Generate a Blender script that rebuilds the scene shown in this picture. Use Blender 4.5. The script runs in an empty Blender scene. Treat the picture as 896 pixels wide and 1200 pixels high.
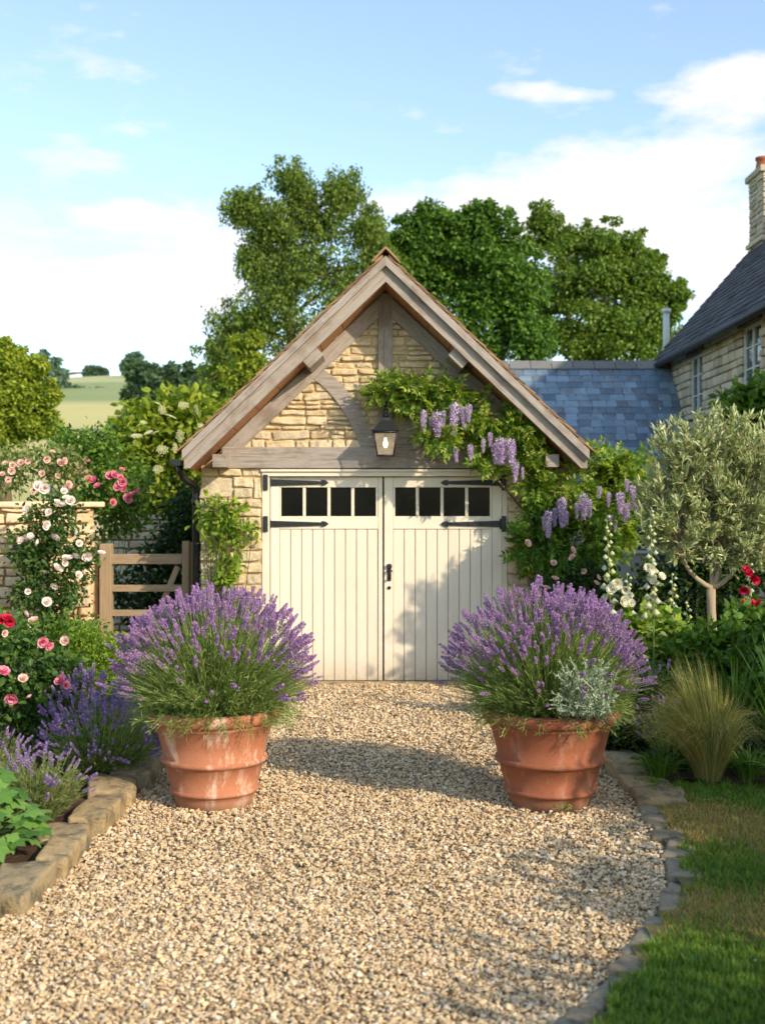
import bpy, bmesh, math, random
import numpy as np
from mathutils import Vector, Matrix

random.seed(7)
rng = np.random.default_rng(7)
SC = bpy.context.scene
COL = SC.collection
F = 1400.0 / 1200.0            # focal length in picture heights
EYE = 1.70
HW, HH = 448.0, 600.0

def at(px, py, Y):             # a point of the place from the survey photograph
    return np.array([(px - HW) / 1400.0 * Y, Y, EYE - (py - HH) / 1400.0 * Y])

# ------------------------------------------------------------------ mesh kit
class G:
    def __init__(s):
        s.v = []; s.n = 0; s.f = []
    def add(s, V, FS, mat=0, smooth=False):
        V = np.asarray(V, float).reshape(-1, 3)
        if not isinstance(FS, list) or (len(FS) and np.isscalar(FS[0][0])):
            FS = [np.asarray(FS)]
        for f in FS:
            f = np.asarray(f, int)
            if len(f): s.f.append((f + s.n, mat, smooth))
        s.v.append(V); s.n += len(V)
        return s
    def build(s, name, mats, root=None, label=None, kind=None):
        me = bpy.data.meshes.new(name)
        V = np.concatenate(s.v) if s.v else np.zeros((0, 3))
        if root is not None:
            V = V - np.array(root.location)
        tot = sum(len(f) for f, _, _ in s.f)
        lt = np.concatenate([np.full(len(f), f.shape[1]) for f, _, _ in s.f])
        li = np.concatenate([f.ravel() for f, _, _ in s.f])
        mi = np.concatenate([np.full(len(f), m) for f, m, _ in s.f])
        sm = np.concatenate([np.full(len(f), t) for f, _, t in s.f])
        me.vertices.add(len(V)); me.vertices.foreach_set('co', V.ravel().astype(np.float32))
        me.loops.add(len(li)); me.loops.foreach_set('vertex_index', li.astype(np.int32))
        me.polygons.add(tot)
        ls = np.concatenate([[0], np.cumsum(lt)[:-1]])
        me.polygons.foreach_set('loop_start', ls.astype(np.int32))
        me.polygons.foreach_set('loop_total', lt.astype(np.int32))
        me.polygons.foreach_set('material_index', mi.astype(np.int32))
        me.polygons.foreach_set('use_smooth', sm.astype(bool))
        me.update(calc_edges=True)
        for m in (mats if isinstance(mats, (list, tuple)) else [mats]):
            me.materials.append(m)
        o = bpy.data.objects.new(name, me); COL.objects.link(o)
        if root is not None: o.parent = root
        if label: o['label'] = label
        if kind: o['kind'] = kind
        return o

def thing(name, label, cat, loc=(0, 0, 0), group=None):
    o = bpy.data.objects.new(name, None); COL.objects.link(o)
    o.location = tuple(float(c) for c in loc); o['label'] = label; o['category'] = cat
    o.empty_display_size = .2
    if group: o['group'] = group
    return o
def tag(o, label, cat, group=None, kind=None):
    o['label'] = label; o['category'] = cat
    if group: o['group'] = group
    if kind: o['kind'] = kind
    return o
def struct(o, label=None):
    o['kind'] = 'structure'
    if label: o['label'] = label
    return o

def box_t(x0, x1, y0, y1, z0, z1):
    V = np.array([[x, y, z] for z in (z0, z1) for y in (y0, y1) for x in (x0, x1)], float)
    Fc = np.array([[0, 2, 3, 1], [4, 5, 7, 6], [0, 1, 5, 4], [2, 6, 7, 3], [0, 4, 6, 2], [1, 3, 7, 5]])
    return V, Fc

_cg = {}
def cubegrid(nx, ny, nz):
    k = (nx, ny, nz)
    if k in _cg: return _cg[k]
    idx = {}; L = []; Fs = []
    def g(i, j, l):
        t = (i, j, l)
        if t not in idx: idx[t] = len(L); L.append(t)
        return idx[t]
    for l, fl in ((0, 0), (nz - 1, 1)):
        for i in range(nx - 1):
            for j in range(ny - 1):
                q = [g(i, j, l), g(i, j + 1, l), g(i + 1, j + 1, l), g(i + 1, j, l)]
                Fs.append(q[::-1] if fl else q)
    for j, fl in ((0, 0), (ny - 1, 1)):
        for i in range(nx - 1):
            for l in range(nz - 1):
                q = [g(i, j, l), g(i + 1, j, l), g(i + 1, j, l + 1), g(i, j, l + 1)]
                Fs.append(q[::-1] if fl else q)
    for i, fl in ((0, 0), (nx - 1, 1)):
        for j in range(ny - 1):
            for l in range(nz - 1):
                q = [g(i, j, l), g(i, j, l + 1), g(i, j + 1, l + 1), g(i, j + 1, l)]
                Fs.append(q[::-1] if fl else q)
    _cg[k] = (np.array(L), np.array(Fs)); return _cg[k]

def wnoise(P, freq, seed, n=5):
    r = np.random.default_rng(seed)
    out = np.zeros(len(P))
    for i in range(n):
        k = r.normal(size=3); k = k / np.linalg.norm(k) * freq * (0.6 + .5 * i)
        out += np.sin(P @ k + r.uniform(0, 6.28)) / (1 + .5 * i)
    return out / 2.2

def rbox(c, h, r=.008, n=(0, 0, 0), amp=0, freq=20, seed=0, taper=0):
    c = np.asarray(c, float); h = np.asarray(h, float)
    r = min(r, h.min() * .9)
    vals = []
    for a in range(3):
        inner = np.linspace(-(h[a] - r), h[a] - r, n[a] + 2)
        vals.append(np.concatenate([[-h[a]], inner, [h[a]]]))
    I, Fc = cubegrid(*[len(v) for v in vals])
    P = np.stack([vals[a][I[:, a]] for a in range(3)], 1)
    inn = np.clip(P, -(h - r), h - r); d = P - inn
    ln = np.linalg.norm(d, axis=1, keepdims=True); ln[ln == 0] = 1
    P = inn + d / ln * r
    if amp:
        for a in range(3):
            P[:, a] += amp * wnoise(P + c, freq, seed * 3 + a)
    return P + c, Fc

def tube(g, pts, rad, sides=6, mat=0, cap=True):
    pts = np.asarray(pts, float); n = len(pts)
    rad = np.full(n, rad) if np.isscalar(rad) else np.asarray(rad, float)
    T = np.gradient(pts, axis=0); T /= np.maximum(np.linalg.norm(T, axis=1, keepdims=True), 1e-9)
    ref = np.array([0, 0, 1.]) if abs(T[0][2]) < .9 else np.array([1., 0, 0])
    N = np.cross(T, ref); N /= np.maximum(np.linalg.norm(N, axis=1, keepdims=True), 1e-9)
    B = np.cross(T, N)
    a = np.linspace(0, 2 * np.pi, sides, endpoint=False)
    V = pts[:, None] + rad[:, None, None] * (np.cos(a)[None, :, None] * N[:, None] + np.sin(a)[None, :, None] * B[:, None])
    Fc = []
    for i in range(n - 1):
        for j in range(sides):
            k = (j + 1) % sides
            Fc.append([i * sides + j, i * sides + k, (i + 1) * sides + k, (i + 1) * sides + j])
    V = V.reshape(-1, 3)
    fs = [np.array(Fc)]
    if cap and sides >= 3:
        fs.append(np.array([list(range(sides))[::-1]])); fs.append(np.array([[(n - 1) * sides + j for j in range(sides)]]))
    g.add(V, fs, mat, True)

def lathe(g, prof, c, sides=48, mat=0, amp=0, seed=0):
    prof = np.array(prof); a = np.linspace(0, 2 * np.pi, sides, endpoint=False)
    V = np.stack([prof[:, 0][:, None] * np.cos(a), prof[:, 0][:, None] * np.sin(a), np.repeat(prof[:, 1][:, None], sides, 1)], 2).reshape(-1, 3)
    if amp: V = V * (1 + amp * wnoise(V, 6, seed))[:, None]
    Fc = []
    for i in range(len(prof) - 1):
        for j in range(sides):
            k = (j + 1) % sides
            Fc.append([i * sides + j, i * sides + k, (i + 1) * sides + k, (i + 1) * sides + j])
    g.add(V + np.array(c), np.array(Fc), mat, True)

def prism(g, poly, y0, y1, mat=0):      # polygon in XZ extruded along Y
    n = len(poly)
    V = [[p[0], y0, p[1]] for p in poly] + [[p[0], y1, p[1]] for p in poly]
    q = [[i, (i + 1) % n, n + (i + 1) % n, n + i] for i in range(n)]
    g.add(V, [np.array(q)[:, ::-1], np.array([list(range(n))]), np.array([list(range(n, 2 * n))[::-1]])], mat)

def unit(a):
    return a / np.maximum(np.linalg.norm(a, axis=-1, keepdims=True), 1e-9)
def frames(d, up):                      # local Y along d, local Z close to up
    d = unit(d); x = unit(np.cross(d, up)); z = np.cross(x, d)
    return np.stack([x, d, z], 2)
def inst(g, tpl, pos, R, sc, mat=0, smooth=False):
    V, FS = tpl
    if not isinstance(FS, list): FS = [FS]
    N = len(pos)
    if N == 0: return
    sc = np.asarray(sc, float)
    if sc.ndim == 1: sc = np.repeat(sc[:, None], 3, 1)
    W = np.einsum('nij,nkj->nki', R, V[None] * sc[:, None]) + pos[:, None]
    off = (np.arange(N) * len(V))[:, None, None]
    g.add(W.reshape(-1, 3), [(f[None] + off).reshape(-1, f.shape[1]) for f in FS], mat, smooth)

# leaf templates: length 1 along +Y
def leaf_diamond(w=.28, fold=.08, bend=.12):
    V = np.array([[0, 0, 0], [w, .45, fold], [0, 1, -bend], [-w, .45, fold], [0, .45, 0]])
    return V, np.array([[0, 1, 4], [1, 2, 4], [0, 4, 3], [4, 2, 3]])
def leaf_full(w=.3, fold=.07, bend=.2):
    ys = [0, .22, .5, .78, 1]; ws = [0, .8, 1, .6, 0]
    V = []
    for y, k in zip(ys, ws):
        z = -bend * y * y
        V += [[-w * k, y, z + fold * k], [0, y, z], [w * k, y, z + fold * k]]
    Fc = []
    for i in range(4):
        a = i * 3
        Fc += [[a, a + 1, a + 4, a + 3], [a + 1, a + 2, a + 5, a + 4]]
    return np.array(V), np.array(Fc)
def merge(parts):
    V = []; Fs = {}; n = 0
    for v, f in parts:
        v = np.asarray(v)
        for ff in (f if isinstance(f, list) else [f]):
            Fs.setdefault(ff.shape[1], []).append(ff + n)
        V.append(v); n += len(v)
    return np.concatenate(V), [np.concatenate(x) for x in Fs.values()]
def rotz(a):
    c, s = math.cos(a), math.sin(a); return np.array([[c, -s, 0], [s, c, 0], [0, 0, 1]])
def rotx(a):
    c, s = math.cos(a), math.sin(a); return np.array([[1, 0, 0], [0, c, -s], [0, s, c]])
def roty(a):
    c, s = math.cos(a), math.sin(a); return np.array([[c, 0, s], [0, 1, 0], [-s, 0, c]])
LD = leaf_diamond(); LDN = leaf_diamond(.16, .04, .1); LF = leaf_full(); LFW = leaf_full(.46, .1, .25)
def pinnate(n=5, drop=.3):
    ps = []
    for i in range(n):
        y = .15 + .75 * i / (n - 1); L = .42 * (1 - .35 * abs(i / (n - 1) - .4))
        for s in (-1, 1):
            v, f = leaf_diamond(.27, .05, .2)
            v = (v * L) @ rotz(-s * 1.05).T + np.array([0, y, -drop * y * y]); ps.append((v, f))
    v, f = leaf_diamond(.2, .05, .25); ps.append((v * .4 + np.array([0, .92, -drop * .85]), f))
    ps.append((np.array([[-.008, 0, 0], [.008, 0, 0], [.005, 1, -drop], [-.005, 1, -drop]]), np.array([[0, 1, 2, 3]])))
    return merge(ps)
PIN = pinnate()
def lobed():                            # ivy / maple like broad leaf
    ang = np.radians([0, 28, 52, 80, 110, 140, 180]); rad = [1, .62, .85, .55, .72, .45, .12]
    V = [[0, 0, 0]]
    for a, r in list(zip(ang, rad)) + [(-a, r) for a, r in list(zip(ang, rad))[1:-1][::-1]]:
        V.append([math.sin(a) * r * .6, math.cos(a) * r * .6 + .05, -.12 * r * r])
    V = np.array(V); V[:, 1] += .35; n = len(V) - 1
    return V, np.array([[0, 1 + i, 1 + (i + 1) % n] for i in range(n)])[:, ::-1]
LOB = lobed()
def octa(r=1, h=1.4):
    V = np.array([[r, 0, 0], [0, r, 0], [-r, 0, 0], [0, -r, 0], [0, 0, h], [0, 0, -h]], float)
    return V, np.array([[0, 1, 4], [1, 2, 4], [2, 3, 4], [3, 0, 4], [1, 0, 5], [2, 1, 5], [3, 2, 5], [0, 3, 5]])
def spike(seed, L=1, wh=7, r0=.15, gap=True):   # lavender flower head, length 1 along +Y
    r = np.random.default_rng(seed); ps = []
    ys = list(np.linspace(.1, .95, wh))
    if gap: ys = [-.22] + ys
    for i, y in enumerate(ys):
        rr = r0 * (1.0 - .65 * max(0, y - .2)) * (.7 if y < 0 else 1)
        m = 6
        for j in range(m):
            a = j * 6.283 / m + i * .6 + r.uniform(-.2, .2)
            v, f = octa(.055 * r.uniform(.8, 1.25), .085 * r.uniform(.8, 1.3))
            v = v @ rotx(-1.57).T
            v = v @ rotx(.5 * math.sin(a)).T @ rotz(-.5 * math.cos(a)).T
            ps.append((v + np.array([math.cos(a) * rr, y + r.uniform(-.03, .03), math.sin(a) * rr]), f))
    ps.append((octa(.06, .1)[0] @ rotx(1.57).T + np.array([0, 1, 0]), octa()[1]))
    return merge(ps)
SPK = [spike(i) for i in range(4)]
def rose_flower(seed=0, rings=((5, 1.0, .9), (5, .75, .55), (5, .5, .3), (3, .28, .12))):
    r = np.random.default_rng(seed); ps = []
    for ri, (n, rad, tilt) in enumerate(rings):
        for j in range(n):
            a = j * 6.283 / n + ri * .5 + r.uniform(-.15, .15)
            w = rad * .62; L = rad
            V = []
            for yi, (yy, ww, up) in enumerate([(0, .3, 0), (.45, .9, .18), (.8, 1, .45), (1, .6, .62)]):
                for xx in (-1, 0, 1):
                    V.append([xx * ww * w, yy * L, up * L * (.75 + (1 - tilt) * .9) + abs(xx) * .08 * L])
            V = np.array(V); Fc = []
            for i in range(3):
                for k in range(2):
                    b = i * 3 + k; Fc.append([b, b + 1, b + 4, b + 3])
            V = V @ rotx((1 - tilt) * .9).T
            ps.append((V @ rotz(a).T, np.array(Fc)))
    v, f = merge(ps); return v - np.array([0, 0, .15]), f       # opens toward +Z, radius 1
ROSE = [rose_flower(i) for i in range(3)]
def cup_flower():
    return rose_flower(9, ((5, 1.0, .86), (5, .85, .66), (5, .45, .4), (4, .22, .1)))
CUP = cup_flower()

# ------------------------------------------------------------------ materials
def ramp(nt, fac, cols, interp='LINEAR'):
    n = nt.nodes.new('ShaderNodeValToRGB'); cr = n.color_ramp; cr.interpolation = interp
    while len(cr.elements) < len(cols): cr.elements.new(.5)
    for i, c in enumerate(cols):
        if len(c) == 2: p, c = c
        else: p = i / max(1, len(cols) - 1)
        cr.elements[i].position = p; cr.elements[i].color = (*c, 1)
    if fac is not None: nt.links.new(fac, n.inputs[0])
    return n.outputs[0]
def noise(nt, scale=5, detail=4, rough=.6, vec=None, stretch=None):
    n = nt.nodes.new('ShaderNodeTexNoise'); n.inputs['Scale'].default_value = scale
    n.inputs['Detail'].default_value = detail; n.inputs['Roughness'].default_value = rough
    if vec is None:
        tc = nt.nodes.new('ShaderNodeTexCoord'); vec = tc.outputs['Object']
    if stretch:
        mp = nt.nodes.new('ShaderNodeMapping'); mp.inputs['Scale'].default_value = stretch
        nt.links.new(vec, mp.inputs[0]); vec = mp.outputs[0]
    nt.links.new(vec, n.inputs['Vector']); return n.outputs['Fac']
def mth(nt, op, a, b=None, clamp=False):
    n = nt.nodes.new('ShaderNodeMath'); n.operation = op; n.use_clamp = clamp
    for i, x in enumerate((a, b)):
        if x is None: continue
        if isinstance(x, (int, float)): n.inputs[i].default_value = x
        else: nt.links.new(x, n.inputs[i])
    return n.outputs[0]
def mixc(nt, fac, a, b, mode='MIX'):
    n = nt.nodes.new('ShaderNodeMix'); n.data_type = 'RGBA'; n.blend_type = mode
    for s, x in ((n.inputs[0], fac), (n.inputs[6], a), (n.inputs[7], b)):
        if isinstance(x, (int, float)): s.default_value = x
        elif isinstance(x, tuple): s.default_value = (*x, 1)
        else: nt.links.new(x, s)
    return n.outputs[2]
def newmat(name):
    m = bpy.data.materials.new(name); m.use_nodes = True
    nt = m.node_tree; b = nt.nodes['Principled BSDF']; return m, nt, b
def island(nt):
    n = nt.nodes.new('ShaderNodeNewGeometry'); return n.outputs['Random Per Island']
def bump(nt, b, h, strength=.3, dist=.01):
    n = nt.nodes.new('ShaderNodeBump'); n.inputs['Strength'].default_value = strength
    n.inputs['Distance'].default_value = dist
    nt.links.new(h, n.inputs['Height']); nt.links.new(n.outputs[0], b.inputs['Normal'])
def srgb(r, g, b):
    return tuple(((c / 255) / 12.92 if c / 255 <= .04045 else ((c / 255 + .055) / 1.055) ** 2.4) for c in (r, g, b))

def m_leaf(name, cols, trans=.32, rough=.55, spec=.3):
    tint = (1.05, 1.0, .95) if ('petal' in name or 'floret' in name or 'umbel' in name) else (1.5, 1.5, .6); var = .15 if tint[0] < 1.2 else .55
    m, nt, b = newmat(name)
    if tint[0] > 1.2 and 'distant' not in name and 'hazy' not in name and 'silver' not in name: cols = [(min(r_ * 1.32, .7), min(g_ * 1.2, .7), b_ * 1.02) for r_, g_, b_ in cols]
    c = ramp(nt, island(nt), cols)
    n1 = noise(nt, 1.7, 2)
    c = mixc(nt, mth(nt, 'MULTIPLY', n1, var), c, mixc(nt, 1.0, c, (.45, .55, .4), 'MULTIPLY'))
    nt.links.new(c, b.inputs['Base Color']); b.inputs['Roughness'].default_value = rough
    b.inputs['Specular IOR Level'].default_value = spec
    t = nt.nodes.new('ShaderNodeBsdfTranslucent')
    nt.links.new(mixc(nt, 1.0, c, tint, 'MULTIPLY'), t.inputs[0])
    mx = nt.nodes.new('ShaderNodeMixShader'); mx.inputs[0].default_value = trans
    nt.links.new(b.outputs[0], mx.inputs[1]); nt.links.new(t.outputs[0], mx.inputs[2])
    nt.links.new(mx.outputs[0], nt.nodes['Material Output'].inputs[0])
    return m
def m_gen(name, cols, scale=6, stretch=None, rough=.8, bstr=.3, bdist=.01, isl=.5, bscale=None, spec=.3, detail=6, metallic=0, dirt=None):
    m, nt, b = newmat(name)
    nz = noise(nt, scale, detail, .65, stretch=stretch)
    nz2 = mth(nt, 'MULTIPLY_ADD', nz, 1.6); nt.nodes[-1].inputs[2].default_value = -.3
    f = mth(nt, 'ADD', mth(nt, 'MULTIPLY', nz2, 1 - isl), mth(nt, 'MULTIPLY', island(nt), isl), True)
    c = ramp(nt, f, cols)
    if dirt:
        d = noise(nt, dirt[1], 5, .7); d = mth(nt, 'MULTIPLY', mth(nt, 'SUBTRACT', d, dirt[3] if len(dirt) > 3 else .48), 6, True)
        c = mixc(nt, mth(nt, 'MULTIPLY', d, dirt[2]), c, dirt[0])
    nt.links.new(c, b.inputs['Base Color']); b.inputs['Roughness'].default_value = rough
    b.inputs['Specular IOR Level'].default_value = spec; b.inputs['Metallic'].default_value = metallic
    if bstr: bump(nt, b, noise(nt, bscale or scale * 4, 6, .7, stretch=stretch), bstr, bdist)
    return m

M = {}
M['stone'] = m_gen('cotswold_stone', [srgb(178, 154, 116), srgb(208, 184, 144), srgb(226, 204, 166), srgb(200, 184, 154), srgb(234, 216, 182)], 9, None, .92, 1, .02, .5, 24, dirt=(srgb(134, 112, 84), 7, .5, .5))
M['mortar'] = m_gen('lime_mortar', [srgb(164, 140, 102), srgb(204, 180, 138)], 12, None, .95, .6, .01, 0, 40)
M['stone_far'] = m_gen('farmhouse_stone', [srgb(146, 130, 108), srgb(184, 168, 142), srgb(208, 194, 168), srgb(162, 152, 136)], 5, None, .9, .5, .015, .6, 20)
M['mortar_far'] = m_gen('farmhouse_mortar', [srgb(150, 134, 108), srgb(180, 162, 134)], 10, None, .95, .4, .01, 0, 30)
M['wallstone'] = m_gen('garden_wall_stone', [srgb(188, 152, 112), srgb(216, 184, 142), srgb(232, 204, 166), srgb(198, 176, 146)], 7, None, .9, .7, .012, .55, 26, dirt=(srgb(140, 122, 96), 4, .5, .5))
M['edge'] = m_gen('edging_stone', [srgb(146, 124, 92), srgb(182, 160, 122), srgb(204, 186, 150)], 9, None, .95, 1, .02, .3, 26, dirt=(srgb(98, 92, 74), 9, .8, .46))
M['edge_grey'] = m_gen('grey_edging_stone', [srgb(118, 106, 88), srgb(158, 146, 124), srgb(188, 176, 152)], 9, None, .95, 1, .02, .3, 26, dirt=(srgb(84, 82, 66), 7, .7, .48))
M['oak'] = m_gen('weathered_oak', [srgb(92, 84, 78), srgb(136, 126, 118), srgb(168, 158, 148), srgb(132, 116, 100), srgb(156, 148, 140)], 2.6, (1, 16, 16), .85, .8, .008, .12, 6, dirt=(srgb(104, 84, 68), 3, .5, .5))
M['oak_warm'] = m_gen('warm_oak_soffit', [srgb(132, 88, 56), srgb(170, 120, 80), srgb(188, 142, 100)], 3, (14, 1, 14), .8, .4, .005, .3, 6)  # orange brown oak, warmer than the other timbers
M['oak_gate'] = m_gen('gate_oak', [srgb(116, 96, 72), srgb(152, 130, 102), srgb(176, 154, 124)], 3, (12, 12, 1.5), .85, .5, .006, .3, 7)
M['oak_rail'] = m_gen('gate_rail_oak', [srgb(124, 102, 78), srgb(160, 138, 110), srgb(184, 162, 132)], 3, (1.5, 12, 12), .85, .5, .006, .2, 7)
M['stile'] = m_gen('stone_roof_tile', [srgb(96, 74, 54), srgb(140, 108, 78), srgb(168, 136, 100), srgb(118, 98, 72)], 6, None, .95, .8, .02, .6, 30, dirt=(srgb(90, 88, 50), 5, .5, .52))
M['slate'] = m_gen('blue_slate', [srgb(66, 82, 98), srgb(98, 118, 136), srgb(132, 154, 170), srgb(92, 100, 112), srgb(156, 176, 188)], 4, None, .5, .3, .008, .75, 20, .5)
M['dark_slate'] = m_gen('dark_stone_slate', [srgb(52, 52, 58), srgb(72, 70, 76), srgb(96, 94, 98), srgb(62, 60, 62)], 4, None, .85, .5, .02, .7, 20)
M['ridge'] = m_gen('ridge_tile', [srgb(98, 98, 100), srgb(136, 134, 130)], 6, None, .9, .4, .01, .4, 20)
M['paint'] = m_gen('cream_paint', [srgb(214, 201, 178), srgb(226, 214, 192), srgb(231, 220, 200)], 1.4, (3, 3, .6), .5, .12, .003, .25, 60, .35, dirt=(srgb(190, 172, 142), 9, .2, .58))
def _grime(m):
    nt = m.node_tree; b = nt.nodes['Principled BSDF']; src = b.inputs['Base Color'].links[0].from_socket
    tc = nt.nodes.new('ShaderNodeTexCoord'); sx = nt.nodes.new('ShaderNodeSeparateXYZ'); nt.links.new(tc.outputs['Object'], sx.inputs[0])
    low = mth(nt, 'SUBTRACT', 1.0, mth(nt, 'MULTIPLY', sx.outputs[2], 2.6), True); low = mth(nt, 'MULTIPLY', mth(nt, 'MULTIPLY', low, low), mth(nt, 'MULTIPLY', noise(nt, 18, 6, .75), 1.2), True)
    nt.links.new(mixc(nt, low, src, srgb(150, 130, 100)), b.inputs['Base Color'])
_grime(M['paint'])
M['trim'] = m_gen('cream_trim', [srgb(212, 200, 178), srgb(228, 216, 194)], 2, None, .5, .1, .003, .2, 60, .35)
M['iron'] = m_gen('black_iron', [(.008, .008, .009), (.02, .02, .022)], 20, None, .45, .3, .003, .2, 80, .5)
M['pane'] = m_gen('dark_pane', [(.002, .003, .003), (.006, .007, .006)], 3, None, .14, .15, .002, 0, 3, .09)
M['terracotta'] = None
M['bark'] = m_gen('bark', [srgb(70, 56, 42), srgb(112, 94, 72), srgb(140, 122, 98)], 8, (1, 1, .3), .95, .7, .01, .1, 30)
M['olive_bark'] = m_gen('olive_bark', [srgb(120, 104, 82), srgb(160, 144, 118), srgb(186, 172, 146)], 10, (1, 1, .3), .95, .6, .006, .1, 40)
M['stem'] = m_gen('green_stem', [srgb(66, 92, 40), srgb(120, 140, 76)], 4, None, .7, 0, 0, .8)
M['soil'] = m_gen('bed_soil', [srgb(50, 34, 24), srgb(88, 62, 46), srgb(124, 92, 72)], 14, None, .98, 1, .03, 0, 50)
M['white_frame'] = m_gen('pale_window_paint', [srgb(196, 200, 196), srgb(222, 224, 218)], 4, None, .5, 0, 0, .2)
M['render_wall'] = m_gen('pale_render', [srgb(150, 146, 140), srgb(186, 182, 172)], 3, None, .9, .2, .01, 0, 30)

def _objvar(m):
    nt = m.node_tree; b = nt.nodes['Principled BSDF']; src = b.inputs['Base Color'].links[0].from_socket; oi = nt.nodes.new('ShaderNodeObjectInfo')
    k = ramp(nt, oi.outputs['Random'], [(.78, .74, .70), (1.0, .97, .90), (.86, .88, .88), (1.12, 1.08, 1.02)])
    nt.links.new(mixc(nt, 1.0, src, k, 'MULTIPLY'), b.inputs['Base Color'])
_objvar(M['edge']); _objvar(M['edge_grey'])
def leafpal(*c): return [srgb(*x) for x in c]
M['lf_mid'] = m_leaf('leaf_mid_green', leafpal((54, 86, 34), (82, 118, 44), (112, 146, 60), (68, 104, 42)))
M['lf_bright'] = m_leaf('leaf_bright_green', leafpal((78, 112, 38), (112, 146, 54), (146, 170, 70), (92, 126, 44)), .4)
M['lf_wist'] = m_leaf('wisteria_leaf', leafpal((66, 102, 42), (94, 130, 52), (136, 160, 72), (170, 182, 96)), .4)
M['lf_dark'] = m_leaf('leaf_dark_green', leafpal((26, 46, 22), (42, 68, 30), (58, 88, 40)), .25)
M['lf_rose'] = m_leaf('rose_leaf', leafpal((42, 70, 36), (62, 96, 46), (92, 122, 62)), .28)
M['lf_olive'] = m_leaf('olive_leaf', leafpal((104, 122, 84), (148, 164, 120), (196, 206, 168), (120, 134, 86)), .15, .45, .4)
M['lf_birch'] = m_leaf('birch_leaf', leafpal((62, 88, 40), (92, 120, 54), (128, 150, 72), (76, 104, 48)), .35)
M['lf_maple'] = m_leaf('maple_leaf', leafpal((44, 78, 32), (68, 108, 40), (104, 140, 52), (56, 92, 34)), .32)
M['lf_ash'] = m_leaf('ash_leaf', leafpal((62, 96, 40), (90, 122, 50), (124, 148, 66), (76, 108, 44)), .38)
M['lf_gold'] = m_leaf('gold_green_leaf', leafpal((88, 114, 38), (128, 150, 52), (166, 178, 72)), .4)
M['lf_far'] = m_leaf('distant_leaf', leafpal((58, 84, 62), (78, 104, 74), (98, 122, 86)), .2)  # bluish distance haze mixed into the leaf colour
M['lf_far2'] = m_leaf('hazy_tinted_leaf', leafpal((82, 108, 96), (100, 126, 108), (118, 142, 120)), .2)  # stronger bluish haze put into the colour of the farthest leaves
M['lf_silver'] = m_leaf('silver_leaf', leafpal((154, 170, 144), (188, 200, 176), (214, 222, 202)), .12, .7, .2)
M['lf_sage'] = m_leaf('sage_leaf', leafpal((84, 104, 62), (118, 136, 88), (150, 160, 112)), .25)
M['lf_lav'] = m_leaf('lavender_stem', leafpal((74, 104, 52), (104, 134, 68), (142, 164, 100), (166, 182, 128)), .22)
M['lf_grass'] = m_leaf('ornamental_grass_blade', leafpal((112, 118, 72), (158, 152, 102), (196, 184, 144), (122, 132, 78), (100, 118, 62)), .35)
M['lf_iris'] = m_leaf('iris_leaf', leafpal((52, 88, 40), (84, 122, 56), (108, 146, 76)), .3)
M['lf_broad'] = m_leaf('broad_leaf', leafpal((66, 106, 48), (88, 132, 64), (112, 152, 80)), .3, .6)
M['fl_lav'] = m_leaf('lavender_floret', leafpal((128, 88, 142), (162, 120, 174), (200, 166, 208), (144, 104, 158)), .15, .7, .1)
M['fl_nepeta'] = m_leaf('catmint_floret', leafpal((124, 94, 160), (164, 134, 192), (202, 178, 214)), .2, .7, .1)
M['fl_wist'] = m_leaf('wisteria_floret', leafpal((172, 142, 198), (206, 182, 218), (236, 222, 236), (186, 158, 208)), .3, .7, .1)
M['fl_cream'] = m_leaf('cream_petal', leafpal((244, 218, 208), (250, 234, 226), (252, 244, 238)), .25, .6, .1)
M['fl_pale'] = m_leaf('pale_pink_petal', leafpal((226, 170, 158), (240, 200, 186), (246, 220, 206)), .25, .6, .1)
M['fl_pink'] = m_leaf('pink_petal', leafpal((222, 96, 134), (236, 134, 160), (242, 172, 186)), .2, .6, .1)
M['bud'] = m_leaf('hollyhock_bud', leafpal((196, 200, 144), (226, 224, 178), (240, 236, 204)), .2)
M['fl_red'] = m_leaf('crimson_petal', leafpal((176, 20, 52), (206, 36, 70), (222, 66, 92)), .2, .6, .1)
M['fl_white'] = m_leaf('ivory_petal', leafpal((240, 236, 214), (248, 246, 228), (236, 232, 200)), .25, .6, .1)
M['fl_elder'] = m_leaf('elder_umbel', leafpal((220, 220, 160), (236, 234, 190)), .2, .7, .1)
M['lawn_blade'] = m_leaf('lawn_blade', leafpal((64, 98, 36), (92, 128, 48), (122, 150, 62), (84, 116, 44)), .3)
M['lawn_dry'] = m_leaf('dry_lawn_blade', leafpal((146, 130, 80), (180, 160, 106), (152, 146, 84)), .3)

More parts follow.
